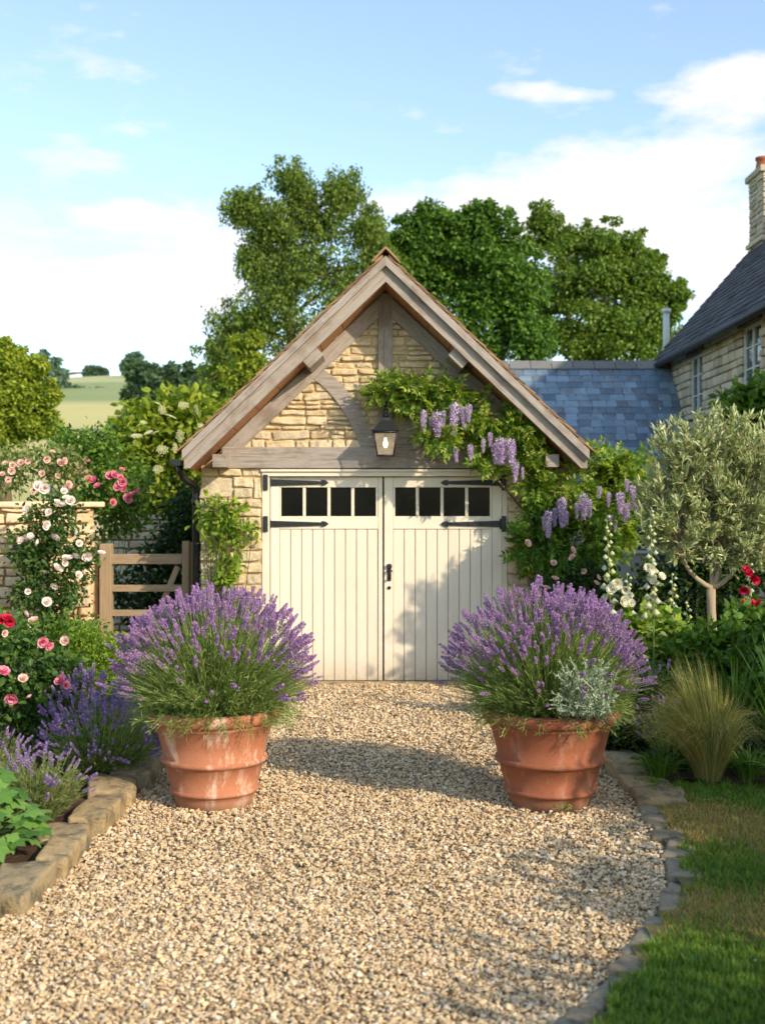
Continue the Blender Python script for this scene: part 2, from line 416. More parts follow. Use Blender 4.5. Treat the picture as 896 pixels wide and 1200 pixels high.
def m_terracotta(name, c0, c1, bloom, amt):
    m, nt, b = newmat(name)
    c = ramp(nt, noise(nt, 5, 5), [c0, c1])
    st = noise(nt, 3.4, 6, .7, stretch=(2.2, 2.2, .55))
    k = mth(nt, 'MULTIPLY', mth(nt, 'SUBTRACT', st, .53), 7, True)
    c = mixc(nt, mth(nt, 'MULTIPLY', k, amt), c, bloom)
    sp = noise(nt, 38, 4, .7); c = mixc(nt, mth(nt, 'MULTIPLY', mth(nt, 'SUBTRACT', sp, .56), 4, True), c, mixc(nt, .55, c, (.1, .05, .03)))
    tc = nt.nodes.new('ShaderNodeTexCoord'); sx = nt.nodes.new('ShaderNodeSeparateXYZ'); nt.links.new(tc.outputs['Object'], sx.inputs[0])
    low = mth(nt, 'SUBTRACT', 1.0, mth(nt, 'MULTIPLY', sx.outputs[2], 9), True)
    c = mixc(nt, mth(nt, 'MULTIPLY', mth(nt, 'MULTIPLY', low, noise(nt, 16, 4)), .9), c, srgb(150, 138, 118))
    nt.links.new(c, b.inputs['Base Color']); b.inputs['Roughness'].default_value = .82; b.inputs['Specular IOR Level'].default_value = .25
    bump(nt, b, noise(nt, 45, 6, .7), .35, .004); return m
M['pot_l'] = m_terracotta('pale_terracotta', srgb(162, 100, 70), srgb(186, 126, 94), srgb(222, 190, 168), .9)
M['pot_r'] = m_terracotta('red_terracotta', srgb(136, 80, 56), srgb(160, 98, 70), srgb(190, 146, 122), .5)

# gravel
def m_gravel():
    m, nt, b = newmat('gravel_chip')
    c = ramp(nt, island(nt), [(0, srgb(140, 112, 82)), (.08, srgb(196, 170, 132)), (.28, srgb(232, 204, 160)), (.6, srgb(244, 222, 184)), (.8, srgb(212, 182, 140)), (.93, srgb(250, 240, 218)), (1, srgb(172, 154, 130))])
    c = mixc(nt, mth(nt, 'MULTIPLY', noise(nt, 90, 3), .5), c, mixc(nt, .5, c, (.30, .2, .12)))
    tr = mth(nt, 'MULTIPLY', mth(nt, 'SUBTRACT', noise(nt, 1.1, 5, .6, stretch=(2.2, .7, 1)), .42), 3.2, True)
    c = mixc(nt, tr, mixc(nt, 1.0, c, (.84, .82, .78), 'MULTIPLY'), c)
    nt.links.new(c, b.inputs['Base Color']); b.inputs['Roughness'].default_value = .9; b.inputs['Specular IOR Level'].default_value = .2
    return m
M['gravel'] = m_gravel()
def m_gravel_base():
    m, nt, b = newmat('gravel_bed')
    v = nt.nodes.new('ShaderNodeTexVoronoi'); v.inputs['Scale'].default_value = 55
    tc = nt.nodes.new('ShaderNodeTexCoord'); nt.links.new(tc.outputs['Object'], v.inputs['Vector'])
    sx = nt.nodes.new('ShaderNodeSeparateColor'); nt.links.new(v.outputs['Color'], sx.inputs[0])
    c = ramp(nt, sx.outputs[0], [srgb(120, 94, 66), srgb(176, 150, 114), srgb(200, 176, 140), srgb(150, 124, 92)])
    d = ramp(nt, v.outputs['Distance'], [(0, (1, 1, 1)), (.5, (.8, .8, .8)), (.9, (.3, .28, .26))])
    nt.links.new(mixc(nt, 1.0, c, d, 'MULTIPLY'), b.inputs['Base Color']); b.inputs['Roughness'].default_value = .95
    inv = mth(nt, 'SUBTRACT', 1.0, v.outputs['Distance']); bump(nt, b, inv, .9, .012); return m
M['gravel_base'] = m_gravel_base()
M['lawn_base'] = m_gen('lawn_earth', [srgb(84, 88, 44), srgb(120, 112, 62), srgb(160, 140, 92)], 2.5, None, .98, .8, .02, 0, 60)
M['meadow'] = m_gen('meadow', [srgb(70, 92, 40), srgb(96, 116, 52), srgb(130, 136, 70)], .4, None, .98, .3, .05, 0, 6)
def m_hill():
    m, nt, b = newmat('hill_fields')
    tc = nt.nodes.new('ShaderNodeTexCoord'); sx = nt.nodes.new('ShaderNodeSeparateXYZ'); nt.links.new(tc.outputs['Object'], sx.inputs[0])
    yy = mth(nt, 'ADD', sx.outputs[1], mth(nt, 'MULTIPLY', sx.outputs[0], .15))
    f = mth(nt, 'DIVIDE', yy, 400.0)
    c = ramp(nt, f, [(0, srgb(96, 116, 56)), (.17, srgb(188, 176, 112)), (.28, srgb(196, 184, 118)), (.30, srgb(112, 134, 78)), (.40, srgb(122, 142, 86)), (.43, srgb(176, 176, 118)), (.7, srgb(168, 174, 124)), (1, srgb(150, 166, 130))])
    c = mixc(nt, .35, c, ramp(nt, noise(nt, .06, 5), [srgb(110, 130, 70), srgb(200, 190, 130)]))
    nt.links.new(c, b.inputs['Base Color']); b.inputs['Roughness'].default_value = 1; return m
M['hill'] = m_hill()
def m_emit():
    m, nt, b = newmat('glowing_filament_bulb')
    b.inputs['Emission Color'].default_value = (1, .72, .4, 1); b.inputs['Emission Strength'].default_value = 3.5; return m
M['bulb'] = m_emit()
def m_glass():
    m, nt, b = newmat('misted_lantern_glass')
    b.inputs['Base Color'].default_value = (*srgb(208, 190, 166), 1); b.inputs['Roughness'].default_value = .25
    t = nt.nodes.new('ShaderNodeBsdfTransparent'); mx = nt.nodes.new('ShaderNodeMixShader')
    nt.links.new(mth(nt, 'MULTIPLY_ADD', noise(nt, 9, 4), .4), mx.inputs[0])
    for n in nt.nodes:
        if n.type == 'MATH' and n.operation == 'MULTIPLY_ADD': n.inputs[2].default_value = .12
    nt.links.new(t.outputs[0], mx.inputs[1]); nt.links.new(b.outputs[0], mx.inputs[2])
    nt.links.new(mx.outputs[0], nt.nodes['Material Output'].inputs[0]); return m
M['lglass'] = m_glass()
def m_winglass():
    m, nt, b = newmat('window_glass')
    b.inputs['Base Color'].default_value = (.05, .06, .07, 1); b.inputs['Roughness'].default_value = .06
    b.inputs['Specular IOR Level'].default_value = .8; return m
M['wglass'] = m_winglass()

# ------------------------------------------------------------------ stone fill
def stone_fill(g, x0, x1, z0, z1, y, depth=.05, hc=(.07, .14), wl=(.16, .38), limit=None, seed=0, mat=0, res=True, org=None, ax=None, gap=.012):
    """rubble courses on a vertical face; org/ax turn local x into a plan direction"""
    r = random.Random(seed); z = z0; k = 0
    while z < z1 - .02:
        h = r.uniform(*hc)
        if z1 - (z + h) < hc[0] * .7: h = z1 - z
        a, b = x0, x1
        if limit:
            a2, b2 = limit(z + h * .5); a, b = max(a, a2), min(b, b2)
        x = a - r.uniform(0, .05) * 0
        while x < b - .02:
            w = r.uniform(*wl) * (1.25 if h > sum(hc) / 2 else .9)
            if b - (x + w) < wl[0] * .6: w = b - x
            hh = h; parts = [(z, h)]
            if h > hc[1] * .85 and r.random() < .25: parts = [(z, h * .5), (z + h * .5, h * .5)]
            for zz, hh in parts:
                k += 1
                fine = res
                P, Fc = rbox((x + w / 2, 0, zz + hh / 2), (max(.012, w / 2 - gap / 2 - r.uniform(0, .004)), depth / 2, max(.012, hh / 2 - gap / 2 - r.uniform(0, .004))),
                             .011, (9, 0, 5) if res else (0, 0, 0), .008 if res else .006, 30, seed * 977 + k)
                if fine: P[:, 1] += .0045 * wnoise(P, 85, k, 4) + .003 * wnoise(P, 170, k + 1, 3)
                P[:, 1] += r.uniform(-.014, .012); sk = r.uniform(-.06, .06); P[:, 2] += (P[:, 0] - x - w / 2) * sk; P[:, 0] += (P[:, 2] - zz - hh / 2) * r.uniform(-.15, .15)
                if org is None:
                    P[:, 1] += y
                else:
                    t = P[:, 0:1] * np.array([[ax[0], ax[1], 0]]) + P[:, 1:2] * np.array([[-ax[1], ax[0], 0]])
                    P = t + np.stack([np.full(len(P), org[0]), np.full(len(P), org[1]), P[:, 2]], 1)
                g.add(P, Fc, mat, res)
            x += w
        z += h

# ------------------------------------------------------------------ camera, world, sun
cam = bpy.data.cameras.new('camera'); co = bpy.data.objects.new('camera', cam); COL.objects.link(co)
co.location = (0, 0, EYE); co.rotation_euler = (math.pi / 2, 0, 0)
cam.sensor_fit = 'VERTICAL'; cam.sensor_height = 36; cam.lens = 42; cam.clip_end = 3000; cam.clip_start = .05
cam.dof.use_dof = True; cam.dof.focus_distance = 8.2; cam.dof.aperture_fstop = 2.5
SC.camera = co
SC.cycles.max_bounces = 5; SC.cycles.diffuse_bounces = 3; SC.cycles.glossy_bounces = 2; SC.cycles.transmission_bounces = 3; SC.cycles.transparent_max_bounces = 6
SC.view_settings.view_transform = 'Standard'; SC.view_settings.look = 'None'; SC.view_settings.exposure = 0

EL = math.radians(27); AZ = np.array([.70, -.71])
AZ = AZ / np.linalg.norm(AZ)
tosun = Vector((AZ[0] * math.cos(EL), AZ[1] * math.cos(EL), math.sin(EL)))
L = bpy.data.lights.new('sun', 'SUN'); L.energy = 5.0; L.angle = math.radians(.8); L.color = (1, .85, .65)
lo = bpy.data.objects.new('sun', L); COL.objects.link(lo); lo.rotation_euler = tosun.to_track_quat('Z', 'Y').to_euler(); lo.location = (8, -4, 9)

W = bpy.data.worlds.new('World'); SC.world = W; W.use_nodes = True; nt = W.node_tree
bg = nt.nodes['Background']; sky = nt.nodes.new('ShaderNodeTexSky'); sky.sky_type = 'NISHITA'; sky.sun_disc = False
sky.sun_elevation = EL; sky.sun_rotation = math.atan2(AZ[0], AZ[1]); sky.air_density = 1.0; sky.dust_density = .6; sky.ozone_density = 1.4
tc = nt.nodes.new('ShaderNodeTexCoord'); sep = nt.nodes.new('ShaderNodeSeparateXYZ'); nt.links.new(tc.outputs['Generated'], sep.inputs[0])
# cloud layer: wisps stretched sideways, thick bands where the day had them
def sky_blob(ax_, el_, rx, rz, tilt=0):
    # direction components at unit y
    yy = mth(nt, 'MAXIMUM', sep.outputs[1], .05)
    u = mth(nt, 'DIVIDE', sep.outputs[0], yy); v = mth(nt, 'DIVIDE', sep.outputs[2], yy)
    du = mth(nt, 'SUBTRACT', u, ax_); dv = mth(nt, 'SUBTRACT', v, el_)
    dv = mth(nt, 'SUBTRACT', dv, mth(nt, 'MULTIPLY', du, tilt))
    a = mth(nt, 'DIVIDE', du, rx); b = mth(nt, 'DIVIDE', dv, rz)
    d = mth(nt, 'ADD', mth(nt, 'MULTIPLY', a, a), mth(nt, 'MULTIPLY', b, b))
    return mth(nt, 'SUBTRACT', 1.0, d, True)
def uv(px, py): return (px - HW) / 1400, (HH - py) / 1400
blobs = []
for px, py, rx, ry, t, w in [(760, 190, 270, 75, .28, 1), (620, 250, 300, 80, 0, 1), (860, 290, 220, 100, 0, 1), (640, 108, 90, 14, -.05, .45), (860, 100, 130, 50, .2, .8),
                             (200, 330, 190, 42, 0, .62), (190, 262, 130, 40, .05, .5), (130, 195, 130, 22, -.1, .4), (250, 250, 100, 70, 0, .5), (40, 345, 150, 22, 0, .4), (1150, 250, 250, 160, 0, 1), (-250, 300, 300, 80, 0, .8)]:
    u, v = uv(px, py); blobs.append(mth(nt, 'MULTIPLY', sky_blob(u, v, rx / 1400, ry / 1400, t), w))
acc = blobs[0]
for b_ in blobs[1:]: acc = mth(nt, 'MAXIMUM', acc, b_)
nz = noise(nt, 5.5, 8, .58, vec=tc.outputs['Generated'], stretch=(1, 1, 2.6))
nz2 = noise(nt, 2.2, 4, .5, vec=tc.outputs['Generated'], stretch=(1, 1, 2.5))
cl = mth(nt, 'ADD', mth(nt, 'MULTIPLY', acc, 1.0), mth(nt, 'MULTIPLY', mth(nt, 'ADD', mth(nt, 'MULTIPLY', mth(nt, 'SUBTRACT', nz, .5), 2.9), mth(nt, 'MULTIPLY', mth(nt, 'SUBTRACT', noise(nt, 17, 8, .62, vec=tc.outputs['Generated'], stretch=(1, 1, 2.8)), .5), 1.3)), 1.0))
cl = mth(nt, 'MULTIPLY', mth(nt, 'SUBTRACT', cl, .2), 1.5, True)
cl = mth(nt, 'MULTIPLY', cl, .95)
up = mth(nt, 'MULTIPLY', sep.outputs[2], 14, True)
cl = mth(nt, 'MULTIPLY', cl, up)
ccol = ramp(nt, mth(nt, 'MULTIPLY', nz2, 1.0), [(.3, (6.6, 6.5, 7.0)), (.7, (8.6, 8.0, 7.9))])
skyc = mixc(nt, 1.0, mixc(nt, 1.0, sky.outputs[0], (1.85, 1.83, 1.74), 'MULTIPLY'), (.45, .5, .55), 'ADD')
haze = mth(nt, 'SUBTRACT', 1.0, mth(nt, 'MULTIPLY', sep.outputs[2], 3.2), True)
nt.links.new(mixc(nt, cl, skyc, ccol), bg.inputs['Color']); bg.inputs['Strength'].default_value = .15

# ------------------------------------------------------------------ ground
def sheet(name, x0, x1, y0, y1, nx, ny, zf, m, keep=None):
    xs = np.linspace(x0, x1, nx); ys = np.linspace(y0, y1, ny)
    X, Y = np.meshgrid(xs, ys); Z = zf(X, Y)
    V = np.stack([X, Y, Z], 2).reshape(-1, 3)
    i = np.arange(nx - 1)[None] + nx * np.arange(ny - 1)[:, None]
    Q = np.stack([i, i + 1, i + nx + 1, i + nx], 2).reshape(-1, 4)
    if keep is not None:
        cen = V[Q].mean(1); Q = Q[keep(cen[:, 0], cen[:, 1])]
    g = G(); g.add(V, Q, 0, True); return struct(g.build(name, m))
sheet('ground', -900, 900, -300, 1500, 40, 40, lambda X, Y: X * 0 - .06, M['meadow'])

# right edging curve: y -> x of the gravel edge
RC = np.array([(2.0, -.5), (3.2, .2), (4.0, .64), (4.43, .85), (4.75, 1.01), (5.17, 1.20), (5.5, 1.30), (6.06, 1.40), (6.76, 1.45), (7.56, 1.47), (12, 1.5)])
def xr(y): return np.interp(y, RC[:, 0], RC[:, 1])
def xl(y): return np.interp(y, [0, 4.9, 5.3, 8, 12], [-1.75, -1.56, -1.49, -1.42, -1.42])
g = G()
ys = np.linspace(-2, 11.9, 120); n = len(ys)
V = np.array([[xl(y) - .12 if y > 0 else -1.9, y, 0] for y in ys] + [[xr(y) + .05, y, 0] for y in ys])
g.add(V, np.array([[i, n + i, n + i + 1, i + 1] for i in range(n - 1)]), 0)
struct(g.build('gravel_drive', M['gravel_base']), 'pale honey gravel drive leading up to the garage doors')

def chips(seed):
    r = np.random.default_rng(seed); P = unit(r.normal(size=(11, 3))) * r.uniform(.8, 1.1, (11, 1))
    P *= np.array([1, r.uniform(.6, .85), r.uniform(.4, .6)])
    bm = bmesh.new(); vs = [bm.verts.new(p) for p in P]
    res = bmesh.ops.convex_hull(bm, input=vs); bm.verts.ensure_lookup_table()
    bmesh.ops.delete(bm, geom=[v for v in bm.verts if not v.link_faces], context='VERTS')
    bmesh.ops.recalc_face_normals(bm, faces=bm.faces); bm.verts.index_update()
    V = np.array([v.co[:] for v in bm.verts]); Fc = np.array([[v.index for v in f.verts] for f in bm.faces]); bm.free(); return V, Fc
CH = [chips(i) for i in range(10)]
def rand_rot(n, tilt=.5):
    d = np.stack([np.cos(t := rng.uniform(0, 6.283, n)), np.sin(t), rng.normal(0, tilt, n)], 1)
    upv = np.stack([rng.normal(0, tilt, n), rng.normal(0, tilt, n), np.ones(n)], 1); return frames(d, upv)
g = G()
def scatter_chips(y0, y1, dens, s0, s1, zlift=.006, xa=None, xb=None):
    ar = (y1 - y0) * 4.2; N = int(ar * dens); y = rng.uniform(y0, y1, N); x = rng.uniform(-2.1, 2.1, N)
    A = xl(y) if xa is None else xa; B = xr(y) + .01 if xb is None else xb
    k = (x > A - .02) & (x < B); x, y = x[k], y[k]; N = len(x)
    s = rng.uniform(s0, s1, N) * rng.choice([1, 1, 1, 1.3, 1.55, .7, .6], N)
    z = rng.uniform(-.2, 1, N) * s * .8 + zlift + .006 * np.sin(x * 5 + y * 2) * np.sin(y * 3.1)
    R = rand_rot(N, .35); which = rng.integers(0, 10, N)
    for t in range(10):
        q = which == t; inst(g, CH[t], np.stack([x, y, z], 1)[q], R[q], s[q])
scatter_chips(3.4, 5.4, 6400, .0062, .0125)
scatter_chips(5.4, 7.6, 4600, .0070, .0135)
scatter_chips(7.6, 11.75, 2300, .0085, .0155)
scatter_chips(1.0, 3.4, 700, .012, .02)
o = g.build('gravel', M['gravel']); tag(o, 'loose honey coloured stone chips covering the drive', 'gravel', kind='stuff')

# fallen leaves and petals blown over the stones
g = G(); N = 120; y = rng.uniform(3.8, 11.5, N); x = rng.uniform(-1.4, 1.4, N); k = (x < xr(y)) & (x > xl(y)); x, y = x[k], y[k]; N = len(x)
inst(g, LD, np.stack([x, y, rng.uniform(.014, .024, N)], 1), rand_rot(N, .25), rng.uniform(.012, .03, N))
tag(g.build('fallen_leaves', m_leaf('dry_leaf', [srgb(120, 84, 44), srgb(150, 120, 60), srgb(96, 110, 48), srgb(104, 72, 44)], .1)), 'few dry leaves scattered over the gravel', 'fallen leaves', kind='stuff')
# beds
def bedz(X, Y): return .055 + .02 * np.sin(X * 9 + Y * 4) * np.sin(Y * 7 - X * 3)
sheet('bed_soil', -7, -1.4, -1, 12.6, 60, 140, bedz, M['soil'], lambda x, y: x < xl(y) - .1)
sheet('bed_soil', 1.3, 8, 7.28, 13.5, 60, 60, bedz, M['soil'], lambda x, y: x > xr(y) + .12)
LZ = lambda X, Y: .035 + .01 * np.sin(X * 4 + Y * 2)
struct(sheet('lawn', -.6, 9, -1, 7.34, 100, 86, LZ, M['lawn_base'], lambda x, y: x > xr(y) + .08), 'lawn')
g = G()
def blades(N, x, y, mat, h0, h1, w=.003):
    N = len(x); a = rng.uniform(0, 6.283, N); h = rng.uniform(h0, h1, N); lean = rng.uniform(.1, .9, N)
    T = (np.array([[-1, 0, 0], [1, 0, 0], [.7, 0, .55], [-.7, 0, .55], [0, 0, 1.]]), [np.array([[0, 1, 2, 3]]), np.array([[3, 2, 4]])])
    V = np.repeat(T[0][None], N, 0)
    V = V * np.stack([np.full(N, w), np.full(N, 1.), h], 1)[:, None]
    V[:, :, 1] = (V[:, :, 2] / h[:, None]) ** 2 * (lean * h)[:, None]
    ca, sa = np.cos(a)[:, None], np.sin(a)[:, None]
    X = V[:, :, 0] * ca - V[:, :, 1] * sa + x[:, None]; Yv = V[:, :, 0] * sa + V[:, :, 1] * ca + y[:, None]; Z = V[:, :, 2] + LZ(x, y)[:, None] - .003
    W_ = np.stack([X, Yv, Z], 2).reshape(-1, 3); off = (np.arange(N) * 5)[:, None, None]
    g.add(W_, [(f[None] + off).reshape(-1, f.shape[1]) for f in T[1]], mat)
N = 210000; y = 3.2 + 4.16 * rng.uniform(0, 1, N) ** 1.15; x = rng.uniform(.3, 3.4, N)
k = (x > xr(y) + .07 + .09 * np.abs(np.sin(y * 9) * np.sin(y * 4.3 + 1))) & (x < y * .36 + .3); x, y = x[k], y[k]
dry = (np.sin(x * 2.9 + y * 1.7 + 1) * np.sin(y * 2.1 - x * 1.2) + rng.normal(0, .3, len(x)) + .55 * np.exp(-((x - xr(y) - .1) / .22) ** 2)) > .25
kk = ~dry | (rng.uniform(0, 1, len(x)) < .55)
tuft = .5 + .5 * np.sin(x * 31 + y * 17) * np.sin(y * 27 - x * 13); hi = ~dry & (tuft > .8); blades(0, x[~dry], y[~dry], 0, .018, .042); blades(0, x[hi], y[hi], 0, .035, .065); blades(0, x[dry & kk], y[dry & kk], 1, .012, .026)
N = 90000; y = rng.uniform(2.2, 7.34, N); x = rng.uniform(.3, 5.5, N); k = (x > xr(y) + .1) & (x > y * .36 + .25); blades(0, x[k], y[k], 0, .02, .045)
o = g.build('grass', [M['lawn_blade'], M['lawn_dry']]); tag(o, 'short lawn grass with straw coloured dry patches', 'grass', kind='stuff')

# edging stones
def edging(y0, y1, xf, side, lens, wid, hgt, m, label, group, seed):
    r = random.Random(seed); y = y0; i = 0
    while y < y1:
        Ls = r.uniform(*lens); w = r.uniform(*wid); h = r.uniform(*hgt)
        ym = y + Ls / 2; x = float(xf(ym)); dx = float(xf(ym + .1) - xf(ym - .1)) / .2
        ang = -math.atan(dx); i += 1
        P, Fc = rbox((0, 0, 0), (w / 2, Ls / 2 * math.sqrt(1 + dx * dx) - .016, h / 2), .014, (6, 9, 4), min(.016, w * .07), 16, seed * 50 + i)
        P += np.stack([wnoise(P, 45, i + 7), wnoise(P, 45, i + 8), wnoise(P, 45, i + 9)], 1) * .004; P[:, 0] += side * (P[:, 1] * r.uniform(-.1, .1))
        P = P @ rotz(ang + r.uniform(-.13, .13)).T @ roty(r.uniform(-.09, .09)).T @ rotx(r.uniform(-.05, .05)).T
        g = G(); root_loc = np.array([x + side * (w / 2 + .0) + r.uniform(-.025, .025), ym, 0])
        g.add(P + np.array([0, 0, h / 2 - .02]), Fc, 0, True)
        o = g.build('edging_stone', m); o.location = root_loc; tag(o, label, 'edging stone', group)
        y += Ls
edging(4.3, 8.2, xl, -1, (.28, .58), (.14, .27), (.085, .145), M['edge'], 'long honey sandstone block edging the left flower bed', 'sandstone blocks edging the left bed', 3)
edging(8.2, 11.6, xl, -1, (.42, .62), (.22, .28), (.12, .14), M['edge'], 'sandstone block edging the left bed behind the pot near the garage', 'left edging blocks near the garage', 4)
edging(6.72, 7.62, xr, 1, (.3, .46), (.2, .3), (.08, .11), M['edge'], 'thick flat sandstone slab edging the right bed beside the ornamental grass', 'thick slabs of the right bed edging', 6)
edging(7.62, 11.6, xr, 1, (.4, .55), (.22, .28), (.11, .13), M['edge'], 'sandstone block edging the right bed behind the right pot', 'right edging blocks near the garage', 7)
edging(3.3, 6.72, xr, 1, (.12, .36), (.08, .17), (.045, .07), M['edge_grey'], 'small rough grey stone in the low curved kerb beside the lawn', 'small grey kerb stones along the lawn', 5)

# ------------------------------------------------------------------ garage
def align(o, ang):
    R_ = Matrix.Rotation(ang, 4, 'Y'); o.data.transform(R_.inverted()); o.rotation_euler = (0, ang, 0)
YW = 11.8; YB = 11.3; CX = .03; ZA = 4.12; SL = .954; DEP = .24
def z_top(x): return ZA - SL * abs(x - CX)
def z_sof(x): return ZA - DEP - SL * abs(x - CX)
GD = 5.2
gar = thing('garage', 'small gabled honey stone garage with oak timbers and cream double doors', 'garage', (CX, YW, 0))
def gp(px): return (px - 448) / 1400 * YW
def gz(py): return EYE - (py - 600) / 1400 * YW
DX0, DX1, DZ = gp(307), gp(594), gz(550)
XL, XR = -1.80, 1.86
g = G()
g.add(*box_t(XL + .01, DX0, YW + .014, YW + .3, -.05, 2.16), 1)
g.add(*box_t(DX1, XR - .01, YW + .014, YW + .3, -.05, 2.16), 1)
prism(g, [(-1.75, 2.16), (1.81, 2.16), (CX, z_sof(CX) - .02)], YW + .014, YW + .3, 1)
stone_fill(g, XL, DX0, -.02, DZ + .02, YW + .035, .09, (.08, .22), (.14, .34), seed=1)
stone_fill(g, DX1, XR, -.02, DZ + .02, YW + .035, .09, (.08, .22), (.14, .34), seed=2)
lim = lambda z: (CX - (3.86 - z) / SL, CX + (3.86 - z) / SL)
stone_fill(g, -1.8, 1.86, DZ + .14, 3.72, YW + .035, .09, (.045, .1), (.1, .32), lim, 3)
# side and rear walls
for xs, sx in ((XL, 1), (XR, -1)):
    g.add(*box_t(min(xs + .03 * sx, xs + .25 * sx), max(xs + .03 * sx, xs + .25 * sx), YW + .301, YW + GD, -.05, 2.15), 1)
stone_fill(g, .1, GD, -.02, 2.13, 0, .09, (.1, .2), (.2, .45), seed=5, res=False, org=(XL + .035, YW, 0), ax=(0, 1))
stone_fill(g, .1, GD, -.02, 2.13, 0, .09, (.1, .2), (.2, .45), seed=6, res=False, org=(XR - .035, YW, 0), ax=(0, 1))
g.add(*box_t(XL + .26, XR - .26, YW + GD - .2, YW + GD, -.05, 2.15), 1)
prism(g, [(-1.7, 2.16), (1.76, 2.16), (CX, z_sof(CX) - .02)], YW + GD - .2, YW + GD, 1)
g.build('wall', [M['stone'], M['mortar']], gar)

def beam(name, a, b, w, d, yf, m, root, r=.008, amp=.002, sag=0):
    """timber in the XZ plane from a to b, width w, front face at yf, depth d"""
    a = np.array(a); b = np.array(b); Ln = np.linalg.norm(b - a)
    P, Fc = rbox((0, 0, 0), (Ln / 2, d / 2, w / 2), r, (10, 0, 1), amp, 5, int(abs(a[0]) * 100 + w * 1000))
    g = G(); g.add(P, Fc, 0, False)
    o = g.build(name, m)
    o.location = ((a[0] + b[0]) / 2, yf + d / 2, (a[1] + b[1]) / 2)
    o.rotation_euler = (0, -math.atan2(b[1] - a[1], b[0] - a[0]), 0)
    if root is not None:
        o.parent = root; o.location = Vector(o.location) - Vector(root.location)
    return o
YT = YW - .045
zt0, zt1 = gz(549), gz(524)
beam('tie_beam', (-1.58, (zt0 + zt1) / 2), (1.64, (zt0 + zt1) / 2), zt1 - zt0, .16, YT, M['oak'], gar)
beam('king_post', (CX, zt1 + .001), (CX, z_sof(CX) - .02), .145, .14, YT + .004, M['oak'], gar)
for s in (-1, 1):
    th = .145
    # principal rafter along the slope, under the soffit
    a = np.array([CX + s * .075, z_sof(CX + s * .075)]); b = np.array([CX + s * 1.63, z_sof(CX + s * 1.63)])
    nrm = np.array([-s * math.sin(math.atan(SL)), -math.cos(math.atan(SL))])
    rf = beam('rafter', a + nrm * (th / 2 + .004), b + nrm * (th / 2 + .004), th, .14, YT + .007, M['oak'], gar)
    # curved brace
    p0 = np.array([CX + s * .66, 3.06]); p2 = np.array([CX + s * .16, 2.335]); pc = (p0 + p2) / 2 + np.array([-s * .05, .17])
    t = np.linspace(0, 1, 15)[:, None]; C = (1 - t) ** 2 * p0 + 2 * t * (1 - t) * pc + t * t * p2
    Tn = unit(np.gradient(C, axis=0)); Nn = np.stack([-Tn[:, 1], Tn[:, 0]], 1); hw = (.068 + .012 * t)
    U = C + Nn * hw; D = C - Nn * hw; g = G()
    poly = [tuple(p) for p in U] + [tuple(p) for p in D[::-1]]
    n = len(t); yf, yb = YT + .018, YT + .13
    V = np.concatenate([np.c_[U[:, 0], np.full(n, yf), U[:, 1]], np.c_[D[:, 0], np.full(n, yf), D[:, 1]], np.c_[U[:, 0], np.full(n, yb), U[:, 1]], np.c_[D[:, 0], np.full(n, yb), D[:, 1]]])
    Fc = []
    for i in range(n - 1):
        Fc += [[i, i + 1, n + i + 1, n + i], [i, 2 * n + i, 2 * n + i + 1, i + 1], [n + i, n + i + 1, 3 * n + i + 1, 3 * n + i]]
    g.add(V, np.array(Fc)); g.build('curved_brace', M['oak'], gar)
    # purlin and plate ends carrying the overhang
    xp = CX + s * .70
    pe = beam('purlin_end', (xp - s * .075, z_sof(xp - s * .075) - .055), (xp + s * .06, z_sof(xp + s * .06) - .055), .105, YW - YB - .03, YB + .055, M['oak'], gar)
    g = G(); g.add(*rbox((CX + s * 1.59, (YB + YW) / 2 + .06, 2.19), (.065, (YW - YB) / 2 - .05, .062), .006)); g.build('plate_end', M['oak'], gar)
    # soffit + roof deck
    x1 = CX + s * 1.87
    poly = [(CX, z_sof(CX) + .004), (x1, z_sof(x1) + .004), (x1, z_top(x1) - .05), (CX, z_top(CX) - .05)]
    g = G(); nb = 9
    for i in range(nb):
        xa = CX + (x1 - CX) * i / nb; xb = CX + (x1 - CX) * (i + 1) / nb - s * .006
        prism(g, [(xa, z_sof(xa) + .004), (xb, z_sof(xb) + .004), (xb, z_sof(xb) + .03), (xa, z_sof(xa) + .03)], YB + .045, YW + GD + .25)
    g.build('soffit', M['oak_warm'], gar)
    # bargeboard: main board + upper trim, plumb cut at the eaves
    xt = CX + s * 1.905; g = G()
    zb = 2.115
    xi = CX + s * (ZA - DEP - zb) / SL
    prism(g, [(CX, z_top(CX) - .075), (CX, z_sof(CX)), (xi, zb), (xt, zb), (xt, z_top(xt) - .075)], YB, YB + .045)
    bb = g.build('bargeboard', M['oak'], gar); align(bb, s * math.atan(SL))
    g = G(); xt2 = xt + s * .012
    prism(g, [(CX, z_top(CX) - .005), (CX, z_top(CX) - .095), (xt2, z_top(xt2) - .095), (xt2, z_top(xt2) - .005)], YB - .05, YB + .03)
    align(g.build('barge_trim', M['oak'], gar), s * math.atan(SL))
